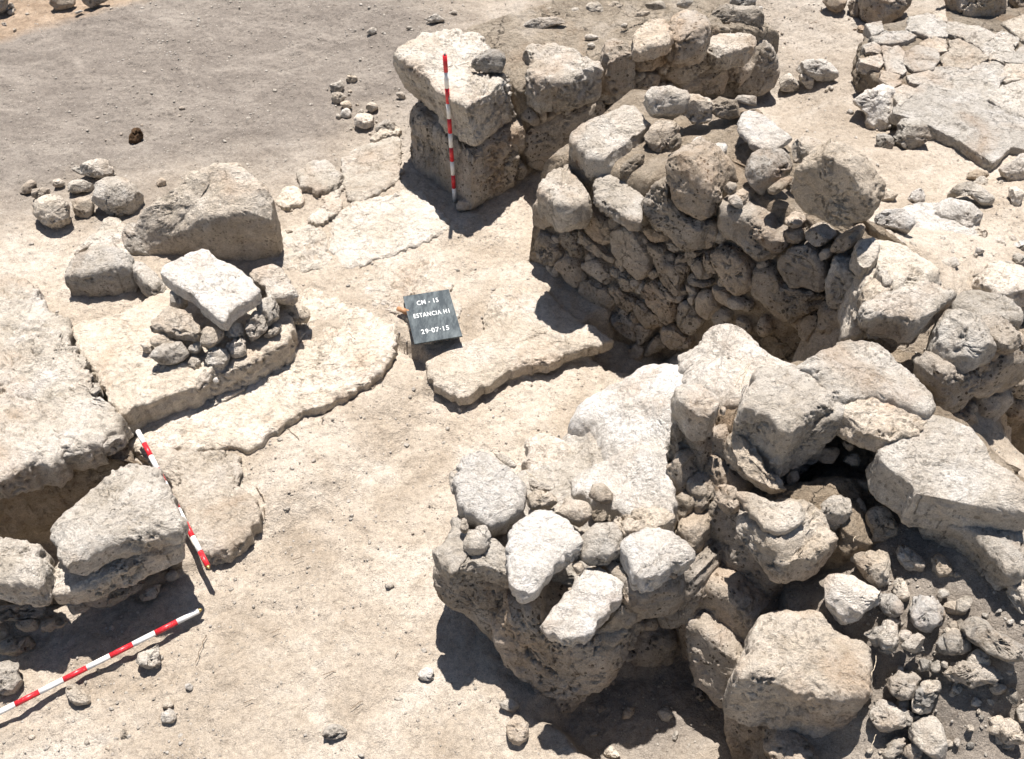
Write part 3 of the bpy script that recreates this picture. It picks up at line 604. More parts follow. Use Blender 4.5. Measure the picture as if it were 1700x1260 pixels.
pl3 = wplane(P(1050, 1050, .1), 18, 0)
w3s = ['R600,790 700,735 810,725 820,790 720,840 640,850', 'H1325,720 1450,640 1495,680 1400,765', 'H1425,845 1480,740 1640,695 1645,800 1560,845 1440,860',
       'H1650,620 1720,600 1750,700 1730,840 1660,800', 'H1500,860 1580,860 1600,910 1540,900', 'H1360,500 1470,500 1480,600 1400,640 1340,600', 'H1620,860 1720,850 1720,960 1640,960']
for q in w3s: face(q, pl3, .3, .05, parent=w3, mat='tufa', p=3.6)
wall_core(pl3, [(960, 1010), (1060, 975), (1170, 940)], None, .5, .8, w3, inset=.09)
filler(w3, pl3, 'H1340,420 1700,380 1720,900 1450,860 1300,720', w3s, 22, (.02, .05), seed=21)
# ------------------------------------------------------------------ near wall: high part
w4 = empty('stone_wall', P(1250, 1000, -.1), 'high near wall with cracked sunlit top blocks running to the right edge', 'wall', 'ruined rubble walls')
cap('O1185,668,.82 1210,645,.84 1260,610,.86 1370,580,.86 1450,570,.88 1560,660,.86 1640,730,.83 1800,860,.78 1800,960,.72 1700,850,.76 1570,750,.8 1470,705,.84 1400,655,.86 1300,690,.84 1240,712,.82 1215,705,.82', .85, 1.1, 'earth_core', 'mud_mortar', w4, cuts=0, res=.016, p=9, shift=(.05, .08, 0), grow=1.0)
cap('F595,575 700,490 790,468 830,430 940,418 1000,470 1120,520 1200,570 1250,630 1312,700 1300,765 1240,795 1130,750 1000,720 850,740 760,680 700,620', 1.0, .26, 'top_block', 'limestone', w4, p=7, cuts=1, dome=.02)
cap('F820,735 1000,705 1130,745 1250,785 1295,805 1180,875 1060,930 1000,905 940,885 850,835', .97, .14, 'top_block', 'limestone', w4, p=5)
cap('M520,300 620,180 700,10 980,30 1100,180 1195,265 1190,325 1070,315 1030,372 930,405 870,462 800,425 700,385 620,335', .98, .40, 'top_block', 'limestone', w4, p=7, cuts=1)
cap('M75,195 150,140 300,150 390,240 385,300 310,340 220,340 140,285', .93, .2, 'top_block', 'limestone', w4, p=10, cuts=1, grow=1.08)
cap('F1000,965 1080,900 1180,860 1270,800 1380,840 1500,940 1540,1010 1720,1130 1760,1260 1600,1230 1400,1245 1200,1205 1160,1120 1060,1060', .93, .25, 'top_block', 'limestone', w4, p=7, cuts=1, res=.012)
cap('I1180,-10 1300,40 1500,20 1720,60 1760,380 1650,385 1560,300 1480,200 1400,165 1280,110', .78, .2, 'top_block', 'limestone', w4, p=5, cuts=2)
for q in ('Q160,355 210,345 235,430 225,515 180,460', 'Q235,370 285,358 292,450 262,460 235,440', 'Q230,450 270,455 322,520 322,602 280,582 232,520', 'Q285,340 330,300 350,360 385,460 430,500 400,530 340,520 290,450',
          'Q130,440 165,445 180,520 150,560 120,520', 'Q180,500 225,520 235,570 205,625 180,600', 'Q135,350 160,350 160,440 130,440', 'Q320,530 345,540 400,610 420,660 330,600', 'Q150,545 185,560 180,620 140,610',
          'Q210,592 250,575 322,600 390,690 422,772 350,862 270,792 210,700', 'Q200,762 270,792 350,868 357,932 340,1012 260,922 200,842', 'Q170,870 240,925 325,1012 312,1082 282,1122 200,1042',
          'Q285,1122 340,1140 402,1200 400,1290 310,1290', 'Q100,760 195,750 205,860 130,900 90,850', 'Q150,630 205,640 205,740 150,745'):
    my = sum(b for _, b, _ in px(q)) / len(px(q)); near_face(q, .80 - (my - 650) * .9 / 540, (-.62, -.72, .22), grow=1.24, p=7, d=.34)
near_face('Q375,330 440,345 520,345 600,310 600,350 545,400 470,455 400,470 372,400', .78, (-.15, -1, .1), d=.3, mat='limestone')
cap('Q405,500 480,470 560,445 700,470 745,520 765,640 650,650 560,600 450,600 400,560', .64, .5, 'earth_core', 'mud_mortar', w4, p=4, cuts=1, amp=1.2)
blob('M415,450 460,380 540,380 610,470 650,630 700,760 822,840 770,885 660,855 520,782 425,690', .72, 1.0, 'stone', 'limestone', w4, cutdirs=(((.5, .3, .9), .6), ((-1, -.3, 0), .7)))
cap('Q415,655 480,618 548,590 578,620 608,658 545,690 485,715 445,722', .68, .17, 'stone', 'limestone', w4, p=8, cuts=0, fine=.7)
near_face('Q315,598 420,645 450,720 432,772 385,725 330,660', .60, (-.75, -.55, .15), mat='limestone')
cap('M480,860 600,880 740,930 930,905 992,1010 900,1072 772,1140 700,1105 620,1015', .76, .05, 'thin_slab', 'limestone', w4, p=4, cuts=0)
cap('M1030,975 1110,868 1280,868 1292,1000 1200,1025 1080,1015', .7, .14, 'stone', 'limestone', w4, p=4)
for q, z_, mt in (('M1030,640 1060,572 1150,560 1192,610 1150,682 1060,684', .66, 'tufa'), ('M1195,555 1260,500 1302,560 1262,612', .72, 'tufa'), ('M1298,462 1400,450 1422,540 1350,562 1300,522', .74, 'tufa'),
           ('M1170,650 1300,610 1350,700 1250,700', .64, 'limestone'), ('M960,480 1050,420 1150,470 1120,540 1000,540', .78, 'mud_mortar'), ('M820,740 920,720 920,800 850,840', .62, 'tufa'),
           ('M1500,880 1570,880 1650,960 1702,1120 1590,1102 1540,1002', .52, 'limestone'), ('M1260,790 1380,800 1410,860 1300,860', .58, 'tufa'), ('M680,760 770,750 820,830 740,880 690,840', .68, 'limestone'),
           ('M1430,600 1480,700 1480,780 1410,720', .62, 'tufa'), ('M1370,1020 1480,1000 1580,1120 1560,1240 1400,1240 1350,1150', .5, 'tufa'), ('M1290,880 1370,960 1370,1060 1300,1000', .58, 'limestone'),
           ('M1070,1040 1200,1020 1280,1060 1250,1200 1190,1190', .5, 'tufa'), ('M380,300 430,310 420,370 380,355', .88, 'limestone'), ('M930,300 1010,280 1000,350 940,380', .9, 'limestone')):
    blob(q, z_, .8, 'stone', mt, w4)
blob('Q400,1155 520,1185 560,1230 540,1300 395,1300', .0, .9, 'stone', 'tufa', w4)
blob('Q545,1190 650,1205 680,1240 640,1310 560,1300', -.02, .9, 'stone', 'tufa', w4)
blob('I235,-10 340,-30 370,60 340,130 270,90', .6, .8, 'stone', 'tufa', w4)
# ------------------------------------------------------------------ big block and fallen stones in the near right corner
cap('I420,720 415,640 480,562 600,550 740,543 800,600 900,640 992,720 990,870 930,935 840,965 700,935 600,895 400,865 385,790', .44, .42, 'stone_block', 'limestone', p=7, cuts=1, dome=.015, res=.010,
    label='largest squared block in the near right corner, sunlit top and shaded front', cat='stone block')
loose = [('I762,440 810,388 900,400 960,440 1045,490 1030,535 960,562 900,608 830,602 770,520', .42, 'white_limestone', 'pale angular stone just above the largest squared block'),
  ('I1138,525 1200,495 1280,488 1332,580 1332,632 1250,668 1170,622', .44, 'white_limestone', 'pale round stone in the middle of the rubble slope'),
  ('I1408,780 1480,738 1545,800 1532,845 1470,872 1412,825', .42, 'limestone', 'small bright knobbly stone above the hollow at the lower right'),
  ('I1522,1075 1650,1072 1690,1100 1720,1200 1640,1195 1560,1152', .3, 'limestone', 'flattish stone at the right edge of the rubble slope near the bottom corner'),
  ('I1160,1085 1280,1068 1328,1120 1325,1265 1250,1262 1170,1182', .18, 'limestone', 'long pale stone leaning at the bottom edge beside the largest block'),
  ('I1038,890 1110,858 1215,860 1165,1002 1090,962', .34, 'tufa', 'stone casting a sharp shadow right of the largest squared block'),
  ('I905,312 960,283 1060,308 1072,380 1062,452 1000,452 940,392', .44, 'limestone', 'half-lit stone upslope of the pale angular stone'),
  ('I1385,600 1500,578 1560,680 1720,735 1720,825 1560,782 1450,702', .45, 'limestone', 'long grey stone sloping to the right edge amid dry roots'),
  ('G622,795 680,740 752,718 742,830 712,852 650,825', -.06, 'limestone', 'rough grey stone just below the pole that lies in the shade'),
  ('G-60,830 40,788 92,810 82,870 120,900 60,962 -60,960', 0, 'limestone', 'rough stone at the left edge above the end of the lying pole'),
  ('G290,925 340,892 420,960 445,1002 370,1012 320,982', -.11, 'limestone', 'low rough stone half buried below the lying pole'),
  ('H398,865 430,830 480,835 495,875 450,892 405,885', -.1, 'white_limestone', 'small pale flat stone alone on the floor left of the dark shadow'),
  ('H828,1085 870,1058 925,1095 935,1150 870,1208 832,1150', -.12, 'limestone', 'stone in the shade at the bottom edge under the base boulders'),
  ('H790,985 850,975 892,1005 870,1038 800,1038', -.11, 'limestone', 'little stone in the shade nearest the sunlit floor'),
  ('G1505,1140 1540,1100 1620,1110 1650,1150 1560,1175 1510,1165', -.1, 'limestone', 'low brown stone half buried at the bottom of the floor'),
  ('G870,912 890,902 910,918 895,938 875,930', -.1, 'white_limestone', 'small white stone on the floor right of the lying pole'),
  ('G750,1050 800,1020 835,1060 800,1100 760,1080', -.12, 'limestone', 'flat grey stone half buried near the bottom left'),
  ('A430,895 480,840 565,822 612,850 650,920 655,965 590,1010 540,1012 460,980', .12, 'limestone', 'largest rounded stone of the cluster at the upper left'),
  ('A350,800 400,758 470,742 520,770 545,815 500,855 400,830', .10, 'limestone', 'rounded stone at the far side of the upper left cluster'),
  ('A130,960 180,925 300,925 335,960 342,1050 300,1085 230,1092 180,1040', .10, 'limestone', 'pale stone with shaded underside nearest of the upper left cluster'),
  ('A340,930 400,925 448,970 450,1010 400,1035 345,990', .10, 'limestone', 'knobbly stone between two bigger ones in the upper left cluster'),
  ('A305,870 360,838 430,848 445,885 390,910 320,905', .10, 'limestone', 'flat stone in the middle of the upper left cluster'),
  ('A85,880 130,850 180,850 180,890 120,915 90,912', .08, 'grey_stone', 'small grey stone at the outer left of the upper left cluster'),
  ('A130,900 170,878 240,882 260,915 170,930', .10, 'limestone', 'light stone behind the nearest one of the upper left cluster'),
  ('A240,850 280,838 310,860 290,885 250,880', .08, 'limestone', 'tiny stone at the back of the upper left cluster'),
  ('A735,855 755,832 780,845 775,870 745,875', .06, 'limestone', 'small round stone on dirt behind the big boulder'),
  ('B90,570 130,528 195,540 202,590 160,612 110,595', .05, 'white_limestone', 'bright round stone nearest the corner block among scattered stones'),
  ('B-5,440 40,428 75,450 60,480 10,488', .05, 'limestone', 'pale stone in the scattered group left of the corner block'),
  ('B35,490 80,470 100,500 70,520', .05, 'limestone', 'small white stone in the scattered group left of the corner block'),
  ('B35,522 70,510 95,525 85,550 50,552', .05, 'white_limestone', 'second bright stone beside the roundest one left of the corner block'),
  ('B-10,395 40,378 65,405 40,432 0,430', .05, 'limestone', 'flat stone at the top of the scattered group left of the corner block'),
  ('B155,500 195,468 225,505 190,535', .04, 'limestone', 'low stone partly sunk in dirt behind the bright round one'),
  ('B200,600 250,565 310,575 320,610 240,635', .04, 'limestone', 'half buried flat stone against the foot of the corner block'),
  ('B60,365 90,348 125,362 110,388 75,385', .04, 'limestone', 'small flat stone alone farther back on the dirt'),
  ('B155,150 190,130 225,140 200,165', .06, 'limestone', 'small grey stone on dirt behind the corner block'),
  ('B445,95 480,62 530,75 525,100 470,105', .1, 'limestone', 'pale stone directly behind the corner block'),
  ('B340,130 365,122 390,132 360,140', .08, 'limestone', 'small flat stone behind the corner block'),
  ('B555,60 575,45 600,58 580,70', .08, 'limestone', 'tiny stone farthest behind the corner block'),
  ('B300,440 340,430 355,470 325,470', .05, 'limestone', 'stone touching the left foot of the corner block'),
  ('B578,945 650,935 685,960 640,992 590,988', .0, 'limestone', 'grey stone in the shade at the foot of the upright pole'),
  ('B688,925 715,915 722,950 695,955', .0, 'limestone', 'small stone in the shade two steps right of the upright pole'),
  ('B725,912 755,898 765,925 735,942', .0, 'limestone', 'small stone in the shade farthest right at the foot of the corner block'),
  ('B880,640 910,640 920,680 890,690', .05, 'tufa', 'stone tucked in the angle of the corner block and wall'),
  ('A210,-20 355,-20 340,25 270,42 230,20', .12, 'grey_stone', 'brown boulder cut by the top edge, left of its neighbour'),
  ('A378,-20 515,-20 500,5 440,42 395,20', .12, 'grey_stone', 'brown boulder cut by the top edge, right of its neighbour'),
  ('A-60,-40 50,-30 40,30 0,75 -60,80', .15, 'grey_stone', 'dark boulder in the top left corner'),
  ('A30,55 55,40 70,60 45,75', .06, 'limestone', 'small stone beside the dark boulder in the top left corner'),
  ('A340,60 380,45 400,50 360,68', .05, 'limestone', 'flat small stone under the brown boulders at the top edge'),
  ('C900,470 980,420 1060,393 1095,450 1100,530 1062,612 1000,616 945,592 965,545 915,505', .38, 'white_limestone', 'pointed stone with bright left side beside the flagstone pavement'),
  ('C1085,630 1120,565 1200,555 1260,600 1268,660 1220,695 1130,705 1090,670', .36, 'grey_stone', 'round brown stone beside the flagstone pavement'),
  ('C1005,650 1030,620 1070,640 1085,690 1050,718 1010,700', .34, 'grey_stone', 'small brown stone left of the round one by the pavement'),
  ('C628,310 700,280 770,268 800,310 830,370 760,385 680,350 630,330', .10, 'white_limestone', 'half buried pale slab right of the end of the far wall'),
  ('C632,362 660,336 715,365 720,400 690,425 650,395', .06, 'limestone', 'squarish stone in front of the half buried slab'),
  ('C545,380 580,335 640,385 635,425 580,435 540,425', .06, 'limestone', 'stone touching the right end of the far wall'),
  ('C1425,815 1495,788 1552,820 1500,848 1440,842', .5, 'limestone', 'pale stone behind the rubble on the right slope'),
  ('C1345,905 1420,850 1480,870 1555,925 1552,975 1500,962 1440,905 1360,928', .52, 'limestone', 'rough pale stone in the middle of the right slope'),
  ('C1565,815 1640,745 1720,715 1760,850 1640,868', .5, 'white_limestone', 'large white stone at the right edge below the pavement'),
  ('L1192,610 1230,552 1350,508 1480,600 1462,655 1300,692 1235,692', .82, 'limestone', 'rounded stone just behind the long wedge-shaped block'),
  ('L1475,620 1560,530 1690,498 1692,545 1600,625 1490,668', .78, 'limestone', 'flat pale stone behind the right end of the wedge-shaped block'),
  ('L1110,345 1200,318 1245,372 1210,405 1120,382', .9, 'limestone', 'small stone right of the round boulder on the middle wall'),
  ('L1145,470 1180,420 1260,370 1305,400 1295,520 1210,545', .88, 'white_limestone', 'bright stone behind the middle wall, below the small one'),
  ('L1120,450 1160,440 1180,540 1140,560', .9, 'limestone', 'narrow stone standing behind the middle wall'),
  ('L1075,210 1180,190 1300,200 1365,250 1320,350 1270,385 1230,330 1100,310', .82, 'white_limestone', 'broken crumbly block right of the round boulder'),
  ('C1240,1000 1300,950 1400,930 1512,1020 1480,1090 1430,1105 1380,1060', .62, 'white_limestone', 'broad pale rock crossing the right slope'),
  ('C1345,-160 1610,-170 1616,70 1560,82 1420,105 1350,80', .52, 'limestone', 'smooth block on the pavement at the top right edge'),
  ('C740,-10 872,-10 868,40 800,60', .35, 'tufa', 'brown boulder at the top edge left of the pavement'),
  ('C925,60 930,-100 1175,-120 1135,85 1040,112 960,132', .42, 'tufa', 'large brown boulder at the corner of the pavement by the top edge'),
  ('C870,40 880,-10 935,-10 925,70 890,100', .35, 'tufa', 'narrow brown stone between two boulders at the top edge'),
  ('C1620,-100 1760,-120 1760,60 1640,50', .5, 'tufa', 'dark stone in the top right corner')]
for q, z_, mt, lb in loose:
    blob(q, 'g' if q[0] in 'ABCGHI' else z_, .8, 'boulder' if 'boulder' in lb else 'stone', mt, label=lb, cat='boulder' if 'boulder' in lb else 'stone', group='loose stones lying about the dig')
blob('A608,640 625,605 655,600 675,625 665,660 640,685 612,682', 'g', .9, 'black_clod', 'black_clod', label='small black clod standing for a dark hole in the grey dirt at the upper left', cat='clod', cutdirs=())  # solid near-black lump standing in for a dark hole
for q, mt in (('Q655,700 690,690 740,700 752,760 732,792 690,772 650,740', 'limestone'), ('Q755,670 780,663 842,720 832,752 770,732', 'tufa'), ('Q850,712 880,695 912,740 890,767 855,752', 'tufa'),
        ('Q745,790 775,760 792,790 802,832 760,827', 'limestone'), ('Q930,880 990,868 1050,918 1120,950 1120,1005 1040,982 950,932', 'grey_stone'), ('Q880,1000 930,988 1052,1000 1042,1042 980,1062 890,1042', 'tufa'),
        ('Q825,1050 875,1035 882,1072 840,1092', 'limestone'), ('Q708,890 750,880 767,940 742,962 705,932', 'limestone'), ('Q690,1100 740,1090 782,1150 772,1187 720,1192 680,1150', 'limestone'),
        ('Q970,640 1010,650 1050,720 1040,770 990,740', 'tufa'), ('Q1045,760 1120,770 1120,860 1080,840', 'limestone'), ('Q1090,1120 1120,1100 1120,1160 1095,1160', 'limestone'),
        ('Q980,560 1040,600 1120,640 1120,740 1060,730 1010,660', 'mud_mortar'), ('Q700,820 740,800 780,850 740,880', 'grey_stone'), ('Q880,910 930,900 950,960 900,980', 'grey_stone')):
    blob(q, 'g', .8, 'stone', mt, label='stone bedded in the earth slope of the near right corner', cat='stone', group='stones on the near right slope', grow=1.12, sink=.45)
small = ['I1098,255 1150,270 1242,342 1232,388 1150,372 1100,322,', 'I1278,482 1330,448 1355,498 1300,512', 'I1370,515 1450,490 1462,550 1392,582', 'I1208,885 1300,890 1292,952 1232,978',
         'I1038,1185 1130,1148 1152,1222 1120,1265 1040,1262', 'I1010,720 1020,620 1062,608 1112,682 1112,752 1050,755', 'I1130,1200 1220,1190 1230,1265 1140,1262', 'I1255,320 1290,290 1340,320 1320,400 1260,370',
         'I1080,420 1120,408 1150,500 1110,530', 'I1205,170 1270,160 1300,210 1240,232 1210,210', 'I1280,150 1340,130 1390,170 1360,210', 'I1330,640 1380,600 1390,660', 'I1460,210 1520,230 1560,330 1500,330',
         'I1255,820 1300,780 1310,850 1270,860', 'I1660,1020 1720,1000 1720,1080 1670,1060', 'I1320,650 1350,640 1380,700 1340,690', 'I1190,830 1250,815 1240,845 1195,850', 'I1580,395 1700,380 1720,450 1620,435', 'I1600,455 1700,480 1720,600 1640,525', 'I960,140 970,60 1060,60 1110,200 1050,262 970,240']
for q in small:
    q = q.rstrip(','); blob(q, 'g', .7, 'stone', 'tufa' if 'I960' in q else 'limestone', label='small stone bedded in the earth slope of the near right corner', cat='stone', group='small stones on the near right slope')
def scatter_stones(region, n, size, label, group, seed, mats=('limestone', 'pale_limestone', 'white_limestone'), name='stone'):
    rs = random.Random(seed); reg = px(region); xs = [a for a, _, _ in reg]; ys = [b for _, b, _ in reg]; k = 0
    while k < n:
        x = rs.uniform(min(xs), max(xs)); y = rs.uniform(min(ys), max(ys)); c = False
        for q in range(len(reg)):
            (x1, y1, _), (x2, y2, _) = reg[q], reg[q - 1]
            if (y1 > y) != (y2 > y) and x < (x2 - x1) * (y - y1) / (y2 - y1) + x1: c = not c
        if not c: continue
        r = size[0] + (size[1] - size[0]) * rs.random() ** 2.2; a0 = rs.uniform(0, 3.1); el = rs.uniform(.55, .95); pts = []
        for q in range(6):
            a = q * math.pi / 3 + rs.uniform(-.25, .25); rr = r * rs.uniform(.8, 1.15); u, v = rr * cos(a), rr * el * sin(a)
            pts.append('%.1f,%.1f' % (x + u * cos(a0) - v * sin(a0), y + (u * sin(a0) + v * cos(a0)) * .85))
        blob('O' + ' '.join(pts), 'g', .8, name=name, mat=rs.choice(mats), label=label, cat='stone', group=group, sink=rs.uniform(.1, .5), res=.009, p=4.2, cuts=6, cutr=(.68, .93)); k += 1
scatter_stones('O1455,340 1500,300 1700,300 1700,470 1600,470 1500,455 1465,420', 36, (5, 26), 'small pale stone among the rubble on the right slope', 'small rubble stones on the right slope', 31)
scatter_stones('O1320,880 1450,870 1700,960 1700,1250 1480,1250 1460,1100 1440,960', 74, (9, 34), 'small stone bedded in the earth slope of the near right corner', 'small stones on the near right slope', 32, ('limestone', 'grey_stone', 'pale_limestone'))
scatter_stones('O1030,1090 1250,1060 1260,1260 900,1260 900,1200', 12, (8, 24), 'dusky stone in the deep shade at the bottom edge', 'stones in the shade at the bottom', 33, ('tufa', 'limestone'))
scatter_stones('O540,120 600,110 655,230 600,240 545,190', 12, (4, 10), 'tiny pale stone scattered on dirt left of the corner block', 'tiny stones left of the corner block', 34)
scatter_stones('O450,290 700,230 740,330 560,380 450,400', 14, (4, 13), 'small stone filling the gaps between the paving slabs', 'small stones between paving slabs', 35)
scatter_stones('O820,-10 1300,-10 1280,60 1180,30 1000,40 860,70', 10, (5, 16), 'small pale stone on the dirt behind the far wall', 'small stones behind the far wall', 36)
scatter_stones('O0,1060 100,1000 320,1090 330,1260 0,1260', 12, (4, 14), 'small stone half buried in the floor at the lower left', 'small stones at the lower left', 37, ('limestone', 'pale_limestone'))
scatter_stones('O1290,130 1460,100 1480,300 1400,260 1330,190', 8, (4, 12), 'small pale stone on the bare dirt between the far wall and the pavement', 'small stones by the pavement', 38)
scatter_stones('O1340,-10 1450,-10 1440,60 1380,40', 4, (4, 12), 'small pale stone on the bare dirt between the far wall and the pavement', 'small stones by the pavement', 39)
scatter_stones('O820,640 930,700 860,760 740,700', 4, (3, 9), 'crumb of stone on the floor below the broken slab edge', 'crumbs on the floor', 40)
scatter_stones('O0,0 60,0 20,60 0,70', 6, (5, 12), 'small stone beside the dark boulder of the top left corner', 'small stones at the top left', 41)
for q, z_, lb in (('O1470,350 1530,325 1600,335 1640,380 1600,420 1540,440 1490,400', .56, 'wide flat rock half buried in the middle of the right slope'),
    ('O1500,440 1560,420 1610,440 1590,470 1520,475', .72, 'flat rock just above the wedge-shaped block'), ('O1620,440 1700,425 1760,480 1700,500 1630,480', .76, 'pale flat rock at the right edge above the rubble')):
    cap(q, z_, .15, 'stone', 'white_limestone', label=lb, cat='stone', p=5, cuts=2)
# ------------------------------------------------------------------ left bench wall with heaped rubble
w5 = empty('stone_wall', P(350, 650, 0), 'low earth-topped wall stub with heaped cobbles on the left', 'wall', 'ruined rubble walls')
cap('D330,375 560,335 700,262 800,225 1000,330 1200,260 1340,250 1350,400 1330,470 1200,560 1000,640 850,690 700,735 570,805 500,715 440,610 370,485', .17, .26, 'earth_bench', 'packed_earth', w5, p=12, cuts=0, amp=.4, res=.012)
for q, z_ in (('D740,640 790,625 830,670 770,690', .1), ('D1010,590 1050,560 1090,600 1040,630', .1), ('D1100,540 1150,510 1190,550 1130,580', .12), ('D1200,490 1250,460 1280,500 1220,530', .12), ('D840,650 880,640 895,690 850,700', .1), ('D1260,400 1300,380 1330,420 1290,440', .18), ('D960,620 1000,600 1010,650 970,660', .1), ('D660,480 700,470 730,520 680,530', .2)):
    blob(q, z_, 1.0, 'stone', 'limestone', w5, grow=1.32)
for q, z_, mt in (('D718,545 760,500 860,480 882,520 845,562 750,567', .22, 'limestone'), ('D938,480 960,410 1032,428 1035,472 960,512', .27, 'limestone'),
    ('D948,545 1000,488 1072,520 1065,590 990,602', .18, 'limestone'), ('D1068,495 1110,448 1162,468 1152,532 1090,545', .2, 'limestone'), ('D1150,385 1200,328 1242,350 1245,420 1192,472 1150,425', .25, 'limestone'),
    ('D1212,305 1280,258 1312,300 1302,370 1250,392', .27, 'limestone'), ('D812,610 850,565 882,555 892,620 842,652', .14, 'limestone'), ('D700,650 722,598 795,650 762,668', .14, 'limestone'),
    ('D888,690 940,630 992,588 1002,640 962,692 902,722', .13, 'limestone'), ('D1238,440 1300,393 1312,430 1262,455', .2, 'limestone'), ('D888,505 940,468 952,500 920,532', .22, 'limestone'),
    ('D700,470 760,440 850,480 740,500', .24, 'limestone'), ('D1040,400 1120,380 1160,440 1080,460', .24, 'limestone'), ('D1310,295 1390,300 1452,330 1455,382 1380,385 1330,340', .12, 'limestone'),
    ('D880,560 930,530 940,600 900,620', .16, 'limestone'), ('D720,590 760,570 820,600 790,640', .16, 'limestone'), ('D1050,590 1100,560 1080,610', .12, 'limestone'), ('D800,230 870,250 880,330 800,310', .27, 'limestone'),
    ('D1330,380 1365,360 1370,400 1340,420', .08, 'limestone'), ('D1335,440 1360,425 1370,450 1350,465', .05, 'limestone'), ('D1002,650 1020,640 1028,662 1008,668', .12, 'white_limestone')):
    blob(q, z_, 1.0, 'stone', mt, w5, grow=1.32)
cap('D1150,135 1290,80 1340,130 1398,215 1310,242 1250,252 1200,200', .34, .12, 'stone', 'limestone', w5, p=4)
cap('D738,130 870,48 970,28 1012,75 1130,120 1220,218 1190,250 1085,310 1050,372 1000,342 930,272 900,240 820,200', .42, .10, 'tilted_slab', 'white_limestone', p=8, cuts=0, rag=.004, fine=.6, amp=.6, label='large smooth white slab propped on the heaped cobbles at the left', cat='stone slab')
cap('D678,400 740,330 800,288 880,320 932,395 936,430 870,435 780,425 720,412', .32, .08, 'loose_slab', 'limestone', p=4, cuts=1, label='smaller pale slab lying below the large white slab', cat='stone slab')
cap('A600,1060,.24 640,1000,.3 690,950,.36 800,870,.42 900,800,.48 970,775,.5 1080,755,.5 1190,805,.5 1270,890,.48 1268,965,.43 1180,985,.41 1000,1020,.36 860,1080,.26 770,1130,.18 690,1180,.12 610,1160,.14', .5, .46, 'boulder', 'limestone', p=7, cuts=1, res=.010, shift=(0, .05, 0), amp=.7,
    label='biggest long boulder with a vertical crack and shaded front, upper left', cat='boulder')
blob('A562,1100 615,1040 690,1090 725,1190 690,1245 600,1210', .1, .8, 'stone', 'limestone', label='pale rough stone leaning on the left foot of the biggest long boulder', cat='stone')
cap('D272,155 340,62 420,28 560,15 612,48 615,110 500,122 420,152 330,160', .27, .27, 'stone_block', 'limestone', p=6, cuts=1, label='squared block left of the biggest long boulder', cat='stone block')
cap('D600,60 650,70 730,140 760,200 700,210 620,140', .22, .22, 'stone', 'limestone', p=4, cuts=1, label='low stone wedged between the squared block and the biggest boulder', cat='stone')
cap('A330,1190 420,1110 500,1000 560,1000 600,1060 600,1200 560,1180 420,1160', .13, .12, 'stone', 'limestone', p=4, cuts=1, label='half buried stone behind the squared block', cat='stone')
# flat ledge and near left boulders
cap('D-250,160 80,158 160,188 240,290 300,380 370,500 430,590 490,690 562,800 552,850 450,915 380,945 300,955 240,1000 100,1062 -250,1180', .22, .24, 'rock_ledge', 'pale_limestone', rag=.025, p=6, cuts=0, res=.012, amp=1.3,
    label='broad flat rock ledge along the left edge', cat='rock ledge')
cap('D265,1000 400,940 560,862 592,880 585,925 400,985 290,1015', .17, .10, 'stone', 'limestone', p=4, label='stone slab under the front edge of the flat rock ledge', cat='stone')
cap('D-200,1170 100,1058 240,985 262,1010 200,1055 -200,1230', .14, .10, 'stone', 'limestone', p=4, label='long stone under the ledge at the left edge', cat='stone')
cap('O-200,825 50,790 150,765 212,745 216,770 190,700 -200,700', .05, .5, 'earth_bank', 'mud_mortar', p=9, cuts=0, label='brown earth bank under the flat rock ledge', cat='earth bank')
w7 = empty('stone_wall', P(150, 980, -.1), 'short wall of two big boulders over shaded rubble at the lower left', 'wall', 'ruined rubble walls')
cap('G-200,540 100,480 300,430 600,330 800,300 790,270 400,350 100,410 -200,440', .06, .3, 'earth_core', 'mud_mortar', w7, p=6, cuts=0)
cap('G213,190 260,105 380,0 500,-90 600,-140 720,-130 790,-20 835,110 828,160 690,200 560,225 420,290 340,350 270,325', .42, .15, 'top_boulder', 'limestone', w7, p=4.5, cuts=1, dome=.02)
cap('G215,330 400,230 800,100 850,190 845,225 780,290 560,390 400,445 250,485 205,435', .27, .16, 'lower_boulder', 'limestone', w7, p=5, cuts=1)
cap('G-200,200 100,200 180,215 215,320 200,400 150,440 60,430 -200,400', .38, .2, 'top_boulder', 'limestone', w7, p=4, cuts=1, dome=.02)
for q, z_ in (('G-50,540 160,530 275,560 260,592 100,602 -50,640', .02), ('G190,605 345,590 330,622 220,672 188,660', -.02), ('G5,705 100,690 168,680 150,742 60,778 0,772', -.06),
              ('G-60,600 0,590 42,640 30,700 -60,720', -.02), ('G60,620 190,600 175,650 110,668', 0), ('G380,500 600,450 700,430 560,520 450,560', .0), ('G760,400 820,360 850,400 800,430', -.06),
              ('G640,470 760,430 740,500 660,530', -.05), ('G300,520 400,500 420,560 330,580', 0)):
    blob(q, z_, .9, 'stone', 'tufa', w7)
